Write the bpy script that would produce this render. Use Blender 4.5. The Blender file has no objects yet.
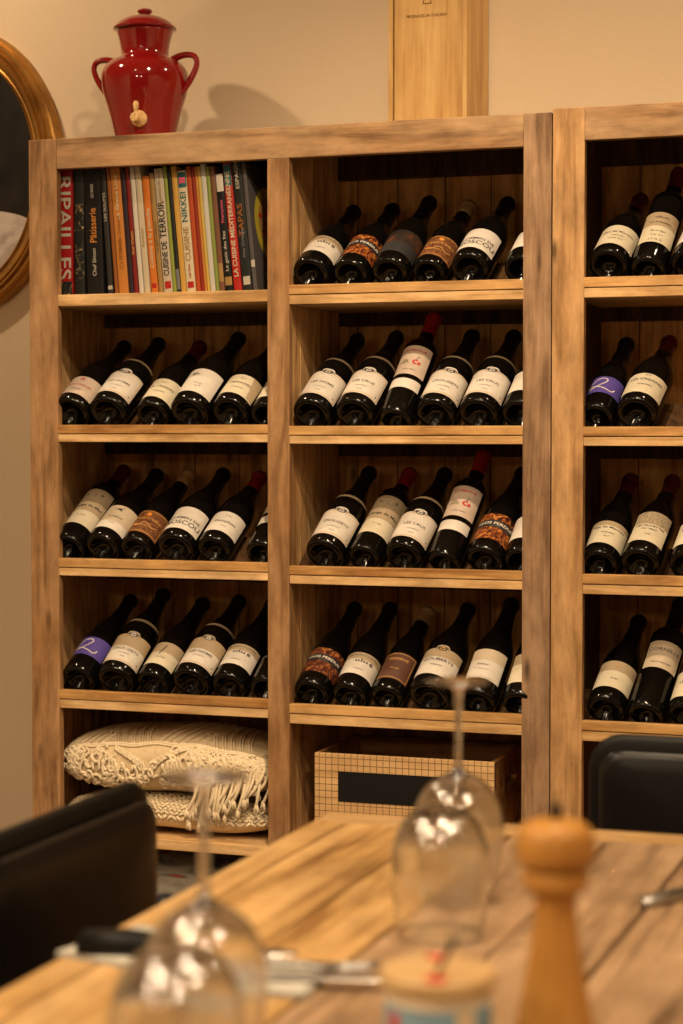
import bpy, bmesh, math, random
from mathutils import Vector, Matrix, Euler
random.seed(7)
S = bpy.context.scene
C = S.collection
R = math.radians

# ------------------------------------------------------------------ materials
def new_mat(name):
    m = bpy.data.materials.new(name); m.use_nodes = True
    nt = m.node_tree
    return m, nt, nt.nodes['Principled BSDF']

def plain(name, col, rough=.5, metal=0, coat=0, spec=.5):
    m, nt, b = new_mat(name)
    b.inputs['Base Color'].default_value = (*col, 1)
    b.inputs['Roughness'].default_value = rough
    b.inputs['Metallic'].default_value = metal
    b.inputs['Coat Weight'].default_value = coat
    b.inputs['Specular IOR Level'].default_value = spec
    return m

def paper(name, col, rough=.6, mottle=.06):
    m, nt, b = new_mat(name)
    N = nt.nodes; L = nt.links
    tc = N.new('ShaderNodeTexCoord'); n = N.new('ShaderNodeTexNoise')
    n.inputs['Scale'].default_value = 60; n.inputs['Detail'].default_value = 4
    L.new(tc.outputs['Object'], n.inputs['Vector'])
    r = N.new('ShaderNodeValToRGB')
    r.color_ramp.elements[0].position = .3; r.color_ramp.elements[1].position = .7
    r.color_ramp.elements[0].color = (*[c * (1 - mottle) for c in col], 1)
    r.color_ramp.elements[1].color = (*[min(1, c * (1 + mottle)) for c in col], 1)
    L.new(n.outputs['Fac'], r.inputs['Fac']); L.new(r.outputs['Color'], b.inputs['Base Color'])
    b.inputs['Roughness'].default_value = rough
    return m

def wood(name, light, mid, dark, axis='Z', rough=.55, scale=1.0, grain=.5, knots=.0, stain=None, bump=.15, seed=0.0):
    """long-grain timber: stretched noise along one axis, fine fibres, optional knots and stains"""
    m, nt, b = new_mat(name)
    N = nt.nodes; L = nt.links
    tc = N.new('ShaderNodeTexCoord'); oi = N.new('ShaderNodeObjectInfo')
    off = N.new('ShaderNodeVectorMath'); off.operation = 'ADD'
    mul = N.new('ShaderNodeMath'); mul.operation = 'MULTIPLY'; mul.inputs[1].default_value = 7.3
    add0 = N.new('ShaderNodeMath'); add0.operation = 'ADD'; add0.inputs[1].default_value = seed
    L.new(oi.outputs['Random'], mul.inputs[0]); L.new(mul.outputs[0], add0.inputs[0])
    L.new(tc.outputs['Object'], off.inputs[0]); L.new(add0.outputs[0], off.inputs[1])
    def mapped(lo, hi):
        mp = N.new('ShaderNodeMapping')
        s = [hi * scale] * 3; s['XYZ'.index(axis)] = lo * scale
        mp.inputs['Scale'].default_value = s
        L.new(off.outputs[0], mp.inputs['Vector']); return mp
    n1 = N.new('ShaderNodeTexNoise'); n1.inputs['Scale'].default_value = 1
    n1.inputs['Detail'].default_value = 5; n1.inputs['Distortion'].default_value = 1.2
    L.new(mapped(2.2, 22).outputs[0], n1.inputs['Vector'])
    n2 = N.new('ShaderNodeTexNoise'); n2.inputs['Scale'].default_value = 1
    n2.inputs['Detail'].default_value = 6; n2.inputs['Distortion'].default_value = .6
    L.new(mapped(6, 190).outputs[0], n2.inputs['Vector'])
    mix = N.new('ShaderNodeMath'); mix.operation = 'MULTIPLY_ADD'; mix.inputs[1].default_value = grain
    L.new(n2.outputs['Fac'], mix.inputs[0]); L.new(n1.outputs['Fac'], mix.inputs[2])
    ramp = N.new('ShaderNodeValToRGB'); e = ramp.color_ramp.elements
    lo = .36 + grain * .42; hi = .60 + grain * .58
    e[0].position = min(lo, .98); e[0].color = (*dark, 1); e[1].position = min(hi, 1); e[1].color = (*light, 1)
    q = e.new((lo + min(hi, 1)) / 2); q.color = (*mid, 1)
    L.new(mix.outputs[0], ramp.inputs['Fac'])
    col = ramp.outputs['Color']
    if knots > 0:
        v = N.new('ShaderNodeTexVoronoi'); v.inputs['Scale'].default_value = 1
        L.new(mapped(3.4, 11).outputs[0], v.inputs['Vector'])
        kr = N.new('ShaderNodeValToRGB'); ke = kr.color_ramp.elements
        ke[0].position = .03; ke[0].color = (1, 1, 1, 1); ke[1].position = .12; ke[1].color = (0, 0, 0, 1)
        L.new(v.outputs['Distance'], kr.inputs['Fac'])
        km = N.new('ShaderNodeMath'); km.operation = 'MULTIPLY'; km.inputs[1].default_value = knots
        L.new(kr.outputs['Color'], km.inputs[0])
        mx = N.new('ShaderNodeMix'); mx.data_type = 'RGBA'
        L.new(km.outputs[0], mx.inputs['Factor']); L.new(col, mx.inputs['A'])
        mx.inputs['B'].default_value = (*[c * .25 for c in dark], 1); col = mx.outputs['Result']
    if stain:
        n3 = N.new('ShaderNodeTexNoise'); n3.inputs['Scale'].default_value = 1; n3.inputs['Detail'].default_value = 3
        L.new(mapped(3.5, 7).outputs[0], n3.inputs['Vector'])
        sr = N.new('ShaderNodeValToRGB'); se = sr.color_ramp.elements
        se[0].position = .50; se[0].color = (0, 0, 0, 1); se[1].position = .72; se[1].color = (.75, .75, .75, 1)
        L.new(n3.outputs['Fac'], sr.inputs['Fac'])
        mx = N.new('ShaderNodeMix'); mx.data_type = 'RGBA'
        L.new(sr.outputs['Color'], mx.inputs['Factor']); L.new(col, mx.inputs['A'])
        mx.inputs['B'].default_value = (*stain, 1); col = mx.outputs['Result']
    mo = N.new('ShaderNodeTexNoise'); mo.inputs['Scale'].default_value = 1; mo.inputs['Detail'].default_value = 6; mo.inputs['Roughness'].default_value = .65
    L.new(mapped(9, 26).outputs[0], mo.inputs['Vector'])
    mr = N.new('ShaderNodeValToRGB'); me_ = mr.color_ramp.elements
    me_[0].position = .32; me_[0].color = (.62, .60, .58, 1); me_[1].position = .66; me_[1].color = (1.14, 1.14, 1.14, 1)
    L.new(mo.outputs['Fac'], mr.inputs['Fac'])
    mu = N.new('ShaderNodeMix'); mu.data_type = 'RGBA'; mu.blend_type = 'MULTIPLY'; mu.inputs['Factor'].default_value = 1 if knots > 0 else .35
    L.new(col, mu.inputs['A']); L.new(mr.outputs['Color'], mu.inputs['B']); col = mu.outputs['Result']
    L.new(col, b.inputs['Base Color'])
    b.inputs['Roughness'].default_value = rough; b.inputs['Specular IOR Level'].default_value = .22
    bp = N.new('ShaderNodeBump'); bp.inputs['Strength'].default_value = bump; bp.inputs['Distance'].default_value = .002
    L.new(n2.outputs['Fac'], bp.inputs['Height']); L.new(bp.outputs['Normal'], b.inputs['Normal'])
    return m

def wall_paint(name, col):
    m, nt, b = new_mat(name); N = nt.nodes; L = nt.links
    tc = N.new('ShaderNodeTexCoord')
    n = N.new('ShaderNodeTexNoise'); n.inputs['Scale'].default_value = 1.6; n.inputs['Detail'].default_value = 5
    n2 = N.new('ShaderNodeTexNoise'); n2.inputs['Scale'].default_value = 70; n2.inputs['Detail'].default_value = 5
    L.new(tc.outputs['Object'], n.inputs['Vector']); L.new(tc.outputs['Object'], n2.inputs['Vector'])
    r = N.new('ShaderNodeValToRGB'); e = r.color_ramp.elements
    e[0].position = .3; e[0].color = (*[c * .94 for c in col], 1); e[1].position = .7; e[1].color = (*[c * 1.04 for c in col], 1)
    L.new(n.outputs['Fac'], r.inputs['Fac']); L.new(r.outputs['Color'], b.inputs['Base Color'])
    bp = N.new('ShaderNodeBump'); bp.inputs['Strength'].default_value = .12; bp.inputs['Distance'].default_value = .004
    L.new(n2.outputs['Fac'], bp.inputs['Height']); L.new(bp.outputs['Normal'], b.inputs['Normal'])
    b.inputs['Roughness'].default_value = .85
    return m

def blotch(name, cols, scale=40, rough=.45, dist=2.0, detail=3, stops=None):
    """several colours blotched together by distorted noise (printed pictures, flames, florals)"""
    m, nt, b = new_mat(name); N = nt.nodes; L = nt.links
    tc = N.new('ShaderNodeTexCoord'); n = N.new('ShaderNodeTexNoise')
    n.inputs['Scale'].default_value = scale; n.inputs['Detail'].default_value = detail; n.inputs['Distortion'].default_value = dist
    L.new(tc.outputs['Object'], n.inputs['Vector'])
    r = N.new('ShaderNodeValToRGB'); e = r.color_ramp.elements
    k = len(cols)
    pos = stops or [.34 + .34 * i / (k - 1) for i in range(k)]
    e[0].position = pos[0]; e[0].color = (*cols[0], 1); e[1].position = pos[-1]; e[1].color = (*cols[-1], 1)
    for i in range(1, k - 1):
        q = e.new(pos[i]); q.color = (*cols[i], 1)
    L.new(n.outputs['Fac'], r.inputs['Fac']); L.new(r.outputs['Color'], b.inputs['Base Color'])
    b.inputs['Roughness'].default_value = rough; b.inputs['Specular IOR Level'].default_value = .2
    return m

M = {}
M['wall'] = wall_paint('wall_paint', (.57, .455, .315))
M['ceiling'] = plain('ceiling_paint', (.62, .54, .44), .9)
M['floor'] = wood('floor_boards', (.16, .10, .06), (.11, .065, .035), (.05, .03, .015), 'X', .5)
OR = (.30, .13, .035)
M['stile'] = wood('reclaimed_wood_upright', (.40, .235, .115), (.32, .178, .080), (.20, .10, .040), 'Z', .6, 1.1, .3, .8, stain=(.28, .135, .05))
M['stile_grey'] = wood('greyed_wood_upright', (.33, .208, .122), (.26, .155, .085), (.145, .08, .042), 'Z', .62, 1.1, .35, .8, seed=3.1)
M['stile_gold'] = wood('golden_wood_upright', (.49, .295, .135), (.42, .24, .102), (.29, .155, .06), 'Z', .6, 1.1, .25, .85, seed=5.7)
M['rail'] = wood('reclaimed_wood_rail', (.40, .242, .125), (.32, .182, .084), (.19, .10, .044), 'X', .6, 1.1, .32, .85, stain=(.40, .27, .15))
M['panel'] = wood('reclaimed_wood_panel', (.62, .33, .105), (.50, .25, .07), (.28, .13, .034), 'Z', .65, 1.0, .4, .8)
M['side_pale'] = wood('pale_wood_side_panel', (.62, .39, .18), (.52, .30, .125), (.33, .17, .06), 'Z', .65, 1.2, .5, .4)
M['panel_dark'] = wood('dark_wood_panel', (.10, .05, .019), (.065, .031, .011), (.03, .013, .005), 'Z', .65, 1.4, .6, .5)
M['shelf'] = wood('shelf_board', (.70, .47, .24), (.60, .38, .17), (.42, .24, .09), 'X', .55, 1.0, .5, .4)
M['lip'] = wood('rack_lip_wood', (.54, .32, .125), (.46, .25, .085), (.30, .14, .042), 'X', .55, 1.0, .5, .4, seed=9.)
M['pine'] = wood('pale_pine', (.52, .335, .135), (.46, .275, .10), (.36, .195, .062), 'Z', .5, .7, .45, 0, bump=.05)
M['crate_in'] = wood('crate_boards', (.42, .21, .075), (.31, .14, .045), (.14, .055, .016), 'X', .6, 1.1, .5, .2)
M['table_gold'] = wood('golden_table_plank', (.60, .385, .17), (.51, .305, .115), (.24, .12, .038), 'Y', .5, .55, .4, .5, bump=.3)
M['table_brown'] = wood('weathered_table_plank', (.43, .28, .165), (.34, .215, .12), (.11, .062, .032), 'Y', .55, .55, .5, .7, stain=(.40, .27, .16), bump=.3)
M['table_end'] = wood('table_end_board', (.56, .37, .18), (.48, .30, .13), (.34, .19, .08), 'X', .5, .8, .45, .3, bump=.3)
M['beech'] = wood('varnished_beech', (.50, .25, .060), (.44, .21, .047), (.37, .165, .034), 'Z', .28, .8, .4, 0, bump=.02)
M['cork'] = blotch('cork', [(.40, .22, .08), (.62, .40, .18), (.70, .47, .24)], 90, .7)

M['glass'] = plain('dark_bottle_glass', (.003, .0025, .002), .10, 0, 0, .30)
M['cap_black'] = plain('black_capsule', (.006, .005, .005), .32, .0, 0, .25)
M['cap_red'] = plain('red_capsule', (.33, .012, .014), .35, .3)
M['cap_maroon'] = plain('maroon_capsule', (.09, .008, .010), .35, .3)
M['cap_tan'] = plain('tan_capsule', (.42, .28, .13), .5, .0)
M['cap_gold'] = plain('gold_rim', (.5, .27, .08), .35, .8)
for k, c in dict(white=(.56, .51, .45), cream=(.55, .485, .36), tan=(.34, .26, .165), buff=(.47, .385, .28), pinkish=(.47, .37, .30),
                 brown=(.085, .032, .018), black=(.015, .013, .014), purple=(.075, .05, .27), ink=(.035, .028, .03), grey=(.11, .095, .085),
                 gold=(.48, .26, .07), red=(.42, .03, .02), green=(.10, .11, .05), orange=(.65, .22, .03), pale=(.70, .62, .55),
                 slate=(.018, .017, .019), inkred=(.40, .05, .05)).items():
    M['p_' + k] = paper('printed_paper_' + k, c)
M['p_flame'] = blotch('flame_print', [(.015, .006, .006), (.09, .02, .008), (.30, .085, .016), (.52, .22, .05)], 38, .5, 3.5, 2)
M['p_ember'] = blotch('ember_print', [(.03, .008, .008), (.07, .018, .012), (.16, .045, .016), (.42, .16, .04)], 36, .5, 3.5, 2)
M['p_glow'] = blotch('glow_print', [(.018, .014, .014), (.028, .018, .014), (.09, .032, .012)], 22, .5, 1, 2)
M['p_ornate'] = blotch('ornate_print', [(.07, .026, .014), (.13, .05, .022), (.30, .12, .04)], 70, .5, 3, 3)
M['p_sketch'] = blotch('sketch_print', [(.16, .13, .09), (.30, .24, .16), (.46, .36, .24)], 150, .6, 3, 3)

# ------------------------------------------------------------------ mesh helpers
def finish(name, bm, mats, parent=None, smooth=False, loc=None, recalc=True):
    if recalc: bmesh.ops.recalc_face_normals(bm, faces=bm.faces[:])
    me = bpy.data.meshes.new(name)
    org = Vector(loc) if loc is not None else None
    if org is not None:
        for v in bm.verts: v.co -= org
    bm.to_mesh(me); bm.free()
    if not isinstance(mats, (list, tuple)): mats = [mats]
    for m in mats: me.materials.append(m)
    if smooth:
        for p in me.polygons: p.use_smooth = True
    o = bpy.data.objects.new(name, me); C.objects.link(o)
    if org is not None: o.location = org
    if parent is not None: o.parent = parent
    return o

def auto_smooth(o, deg=40):
    me = o.data
    for p in me.polygons: p.use_smooth = True
    bm = bmesh.new(); bm.from_mesh(me)
    for e in bm.edges:
        if len(e.link_faces) == 2 and e.calc_face_angle(0) > R(deg): e.smooth = False
    bm.to_mesh(me); bm.free()
    return o

def box(bm, x0, x1, y0, y1, z0, z1, bev=.0015, mat=0, mtx=None):
    vs = [bm.verts.new((x, y, z)) for x in (x0, x1) for y in (y0, y1) for z in (z0, z1)]
    f = [(0, 1, 3, 2), (4, 6, 7, 5), (0, 4, 5, 1), (2, 3, 7, 6), (0, 2, 6, 4), (1, 5, 7, 3)]
    fs = [bm.faces.new([vs[i] for i in q]) for q in f]
    for q in fs: q.material_index = mat
    res = vs
    if bev > 0:
        es = list({e for q in fs for e in q.edges})
        r = bmesh.ops.bevel(bm, geom=es, offset=bev, segments=2, affect='EDGES', profile=.6, material=mat)
        res = list({v for q in r['faces'] for v in q.verts} | {v for v in vs if v.is_valid})
    if mtx is not None:
        for v in res: v.co = mtx @ v.co
    return res

def boxo(name, x0, x1, y0, y1, z0, z1, mat, parent=None, bev=.0015, loc=None):
    bm = bmesh.new(); box(bm, x0, x1, y0, y1, z0, z1, bev)
    return finish(name, bm, mat, parent, loc=loc)

def lathe(bm, prof, seg=40, mtx=None, mat=0):
    """revolve (r, z) pairs about Z; r == 0 closes to a point"""
    rings = []
    for r, z in prof:
        if r < 1e-6: rings.append([bm.verts.new((0, 0, z))])
        else: rings.append([bm.verts.new((r * math.cos(2 * math.pi * k / seg), r * math.sin(2 * math.pi * k / seg), z)) for k in range(seg)])
    for a, b in zip(rings, rings[1:]):
        for k in range(seg):
            k2 = (k + 1) % seg
            if len(a) == 1 and len(b) == 1: continue
            if len(a) == 1: f = bm.faces.new((a[0], b[k2], b[k]))
            elif len(b) == 1: f = bm.faces.new((a[k], a[k2], b[0]))
            else: f = bm.faces.new((a[k], a[k2], b[k2], b[k]))
            f.material_index = mat
    if mtx is not None:
        for rg in rings:
            for v in rg: v.co = mtx @ v.co

def spline(pts, n=6):
    """Catmull-Rom through points of any dimension"""
    out = []; P = [tuple(p) for p in pts]; P = [P[0]] + P + [P[-1]]
    for i in range(1, len(P) - 2):
        for k in range(n):
            t = k / n
            out.append(tuple(.5 * ((2 * b) + (-a + c) * t + (2 * a - 5 * b + 4 * c - d) * t * t + (-a + 3 * b - 3 * c + d) * t ** 3)
                             for a, b, c, d in zip(P[i - 1], P[i], P[i + 1], P[i + 2])))
    out.append(P[-2]); return out

def tube(bm, pts, rad, seg=6, closed=False, mat=0):
    pts = [Vector(p) for p in pts]; n = len(pts)
    rads = rad if isinstance(rad, (list, tuple)) else [rad] * n
    rings = []; up = None
    for i, p in enumerate(pts):
        if closed: t = pts[(i + 1) % n] - pts[i - 1]
        else: t = pts[min(i + 1, n - 1)] - pts[max(i - 1, 0)]
        if t.length < 1e-9: t = Vector((0, 0, 1))
        t.normalize()
        if up is None: up = Vector((0, 0, 1)) if abs(t.z) < .9 else Vector((1, 0, 0))
        a = t.cross(up)
        if a.length < 1e-6: a = t.cross(Vector((.3, .9, .2)))
        a.normalize(); b = a.cross(t); up = b
        rings.append([bm.verts.new(p + (a * math.cos(2 * math.pi * k / seg) + b * math.sin(2 * math.pi * k / seg)) * rads[i]) for k in range(seg)])
    m = n if closed else n - 1
    for i in range(m):
        A = rings[i]; B = rings[(i + 1) % n]
        for k in range(seg):
            bm.faces.new((A[k], A[(k + 1) % seg], B[(k + 1) % seg], B[k])).material_index = mat
    if not closed:
        bm.faces.new(rings[0][::-1]).material_index = mat; bm.faces.new(rings[-1]).material_index = mat

_tc = {}
def text_geo(s, size, shear=0):
    """outline-filled lettering as (verts, faces) in a flat plane, centred"""
    k = (s, shear)
    if k not in _tc:
        cu = bpy.data.curves.new('lettering', 'FONT'); cu.body = s; cu.size = 1; cu.align_x = 'CENTER'; cu.align_y = 'CENTER'
        cu.resolution_u = 3; cu.shear = shear; cu.offset = .014
        o = bpy.data.objects.new('lettering', cu); C.objects.link(o)
        dg = bpy.context.evaluated_depsgraph_get(); dg.update()
        me = bpy.data.meshes.new_from_object(o.evaluated_get(dg))
        tb_ = bmesh.new(); tb_.from_mesh(me)
        for ax_ in (0, 1):
            lo_ = min(v.co[ax_] for v in tb_.verts); hi_ = max(v.co[ax_] for v in tb_.verts); q_ = lo_ + .13
            while q_ < hi_:
                c_ = [0, 0, 0]; c_[ax_] = q_; n_ = [0, 0, 0]; n_[ax_] = 1
                bmesh.ops.bisect_plane(tb_, geom=tb_.verts[:] + tb_.edges[:] + tb_.faces[:], plane_co=c_, plane_no=n_); q_ += .13
        tb_.verts.index_update()
        vs = [v.co.copy() for v in tb_.verts]; fs = [tuple(v.index for v in f.verts) for f in tb_.faces]; tb_.free()
        bpy.data.objects.remove(o); bpy.data.curves.remove(cu); bpy.data.meshes.remove(me)
        _tc[k] = (vs, fs)
    vs, fs = _tc[k]
    return [(v.x * size, v.y * size) for v in vs], fs

def text_width(s, shear=0):
    vs, _ = text_geo(s, 1, shear); return (max(v[0] for v in vs) - min(v[0] for v in vs)) or 1

def add_text(bm, s, size, fn, mat=0, shear=0, sx=1.0):
    vs, fs = text_geo(s, size, shear)
    nv = [bm.verts.new(fn(u * sx, v)) for u, v in vs]
    for f in fs:
        try: bm.faces.new([nv[i] for i in f]).material_index = mat
        except ValueError: pass

def empty(name, loc=(0, 0, 0), label=None, cat=None, group=None, rot=None):
    o = bpy.data.objects.new(name, None); C.objects.link(o); o.location = loc; o.empty_display_size = .05
    if rot: o.rotation_euler = rot
    return tag(o, label, cat, group)

def tag(o, label=None, cat=None, group=None, kind=None):
    if label: o['label'] = label
    if cat: o['category'] = cat
    if group: o['group'] = group
    if kind: o['kind'] = kind
    return o

# world-space part under a thing whose Empty sits at `root.location` unrotated
def wpart(name, bm, mats, root, smooth=False, recalc=True):
    l = root.location.copy()
    for v in bm.verts: v.co -= l
    return finish(name, bm, mats, root, smooth, recalc=recalc)

def wbox(name, x0, x1, y0, y1, z0, z1, mat, root, bev=.0015):
    bm = bmesh.new(); box(bm, x0, x1, y0, y1, z0, z1, bev); return wpart(name, bm, mat, root)

# ------------------------------------------------------------------ room shell
WY = 4.305
for nm, b, mt in (('wall_back', (-3.4, 1.7, WY, WY + .12, 0, 2.95), 'wall'), ('wall_left', (-3.52, -3.4, -1.6, WY + .12, 0, 2.95), 'wall'),
                  ('wall_right', (1.7, 1.82, -1.6, WY + .12, 0, 2.95), 'wall'),
                  ('floor', (-3.52, 1.82, -1.6, WY + .12, -.1, 0), 'floor'), ('ceiling', (-3.52, 1.82, -1.6, WY + .12, 2.95, 3.05), 'ceiling')):
    tag(boxo(nm, *b, M[mt], bev=0), kind='structure')
tag(boxo('baseboard_back', -3.4, 1.7, WY - .015, WY, 0, .09, M['stile']), kind='structure')

# ------------------------------------------------------------------ bookcases
FY, BY = 3.93, 4.275           # face of the frame, inner face of the back boards
def plank_panel(bm, x0, x1, y0, y1, z0, z1, seams, gap=.0025):
    xs = [x0] + sorted(seams) + [x1]
    for a, b in zip(xs, xs[1:]): box(bm, a + gap / 2, b - gap / 2, y0, y1, z0, z1, .0012)
    box(bm, x0 + .0002, x1 - .0002, (y0 + y1) / 2, y1 - .001, z0 + .001, z1 - .001, 0)
def plank_side(bm, x0, x1, y0, y1, z0, z1, seams, gap=.002):
    ys = [y0] + sorted(seams) + [y1]
    for a, b in zip(ys, ys[1:]): box(bm, x0, x1, a + gap / 2, b - gap / 2, z0, z1, .001)
    box(bm, x0 + (x1 - x0) * .35, x0 + (x1 - x0) * .65, y0 + .0005, y1 + .003, z0 + .001, z1 - .001, 0)

SH = [1.5445 - .0, 1.2445, .9505, .6565, .352]       # tops of shelves below
def bookcase(name, x0, stiles, x1, ztop, label, side_l, divs, bays):
    root = empty(name, ((x0 + x1) / 2, (FY + BY) / 2, 0), label, 'bookcase')
    for (a, b, mt) in stiles: wbox('stile', a, b, FY, FY + .022, 0, ztop if (a < x0 + .01 or b > x1 - .01) else ztop - .066, M[mt], root, .002)
    wbox('top_rail', stiles[0][1], stiles[-1][0], FY + .0004, FY + .022, ztop - .066, ztop, M['rail'], root, .002)
    wbox('top_board', x0, x1, FY + .022, BY + .02, ztop - .022, ztop - .001, M['rail'], root)
    bm = bmesh.new(); plank_side(bm, *side_l, FY + .022, BY, .0, ztop - .022, [4.02, 4.09, 4.165, 4.23])
    wpart('side_panel', bm, M['side_pale' if x0 < -1.5 else 'panel_dark'], root)
    bm = bmesh.new(); plank_side(bm, x1 - .018, x1, FY + .022, BY, .0, ztop - .022, [4.05, 4.15])
    wpart('side_panel', bm, M['panel'], root)
    for a, b in divs:
        bm = bmesh.new(); plank_side(bm, a, b, FY + .022, BY, .0, ztop - .022, [4.015, 4.10, 4.185])
        wpart('divider_panel', bm, M['side_pale'], root)
    for (a, b, seams, shelves) in bays:
        bm = bmesh.new(); plank_panel(bm, a - (.0195 if a == bays[0][0] else .0055), b + (.0175 if b == bays[-1][1] else .0055), BY, BY + .018, 0.0, ztop - .022, seams); wpart('back_panel', bm, M['panel' if x0 < -1.5 else 'panel'], root)
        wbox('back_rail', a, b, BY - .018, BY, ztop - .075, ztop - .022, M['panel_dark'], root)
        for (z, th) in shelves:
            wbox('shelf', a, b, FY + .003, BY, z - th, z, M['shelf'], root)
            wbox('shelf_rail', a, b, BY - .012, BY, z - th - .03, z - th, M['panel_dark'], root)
    return root
left = bookcase('bookcase', -2.086, [(-2.086, -2.018, 'stile'), (-1.525, -1.476, 'stile'), (-.972, -.914, 'stile_grey')], -.914, 1.891,
    'reclaimed wood bookcase in two columns holding books, bottles, cushions and a crate', (-2.086, -2.066), [(-1.494, -1.482)],
    [(-2.066, -1.494, [-1.95, -1.84, -1.73, -1.62], [(1.5515, .025), (1.2465, .017), (.953, .017), (.662, .019), (.366, .022), (.09, .022)]),
     (-1.482, -.932, [-1.44, -1.345, -1.235, -1.13, -1.03], [(1.5385, .019), (1.2435, .017), (.949, .018), (.655, .021), (.366, .022), (.09, .022)])])
right = bookcase('bookcase', -.912, [(-.912, -.847, 'stile_gold'), (.2, .265, 'stile_gold')], .265, 1.898,
    'slightly taller reclaimed wood bookcase of bottles behind the far chair', (-.912, -.882), [],
    [(-.882, .247, [-.80, -.69, -.58, -.46, -.34, -.22, -.1, .02, .14], [(1.5385, .019), (1.2415, .018), (.945, .019), (.649, .02), (.366, .022), (.09, .022)])])

# ------------------------------------------------------------------ bottle racks (front lip + sloping board behind it)
def rack(x0, x1, ztop, zshelf, label):
    root = empty('bottle_rack', ((x0 + x1) / 2, 4.0, zshelf), label, 'bottle rack', 'sloping bottle racks on the shelves')
    wbox('front_lip', x0 + .001, x1 - .001, FY + .001, FY + .020, zshelf + .0015, ztop, M['lip'], root, .0015)
    th = R(32.5); P = Vector((0, 3.977, ztop - .0150))
    bm = bmesh.new(); Lb = .115
    mt = Matrix.Translation(P) @ Matrix.Rotation(th, 4, 'X')
    box(bm, x0 + .002, x1 - .002, 0, Lb, -.004, -.0008, .0004, mtx=mt)
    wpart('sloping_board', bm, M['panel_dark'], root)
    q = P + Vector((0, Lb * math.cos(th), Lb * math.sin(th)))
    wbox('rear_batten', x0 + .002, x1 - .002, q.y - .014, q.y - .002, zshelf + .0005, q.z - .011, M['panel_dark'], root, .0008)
    return root
rows = ['top', 'second', 'third', 'fourth']
lipA = {1: 1.267, 2: .974, 3: .683}; lipB = {0: 1.56, 1: 1.264, 2: .969, 3: .676}; lipC = {0: 1.56, 1: 1.262, 2: .966, 3: .670}
shA = {1: 1.2465, 2: .953, 3: .662}; shB = {0: 1.5385, 1: 1.2435, 2: .949, 3: .655}; shC = {0: 1.5385, 1: 1.2415, 2: .945, 3: .649}
for k in lipA: rack(-2.066, -1.494, lipA[k], shA[k], 'wooden bottle rack with front lip, %s shelf of left column' % rows[k])
for k in lipB: rack(-1.482, -.932, lipB[k], shB[k], 'wooden bottle rack with front lip, %s shelf of middle column' % rows[k])
for k in lipC: rack(-.882, .247, lipC[k], shC[k], 'wooden bottle rack with front lip, %s shelf of right bookcase' % rows[k])

# ------------------------------------------------------------------ wine bottles
def body_profile(kind, r):
    inner = [(0, .026), (.30 * r, .024), (.52 * r, .014), (.66 * r, .004), (.74 * r, .0008), (.82 * r, 0), (.90 * r, .0012), (.965 * r, .005), (r, .013)]
    if kind == 'g':
        pts = [(r, .02), (r, .118), (.985 * r, .134), (.93 * r, .150), (.82 * r, .167), (.68 * r, .184), (.545 * r, .201), (.0188, .219), (.0158, .236), (.0146, .252), (.0142, .272)]
        end = [(.0162, .274), (.0164, .283), (.0146, .2845), (.0138, .2915), (0, .2918)]
    else:
        pts = [(r, .02), (r, .186), (.985 * r, .196), (.90 * r, .208), (.72 * r, .219), (.52 * r, .228), (.0168, .238), (.0148, .248), (.0142, .27), (.0140, .290)]
        end = [(.0160, .292), (.0162, .301), (.0146, .3025), (.0138, .3085), (0, .3088)]
    return inner[:-1] + [(r, .013)] + spline(pts, 3)[1:] + end

def rad_at(prof, t):
    best = 0
    for (a, za), (b, zb) in zip(prof[8:], prof[9:]):
        if za <= t <= zb and zb > za: return a + (b - a) * (t - za) / (zb - za)
    return prof[12][0]

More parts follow.
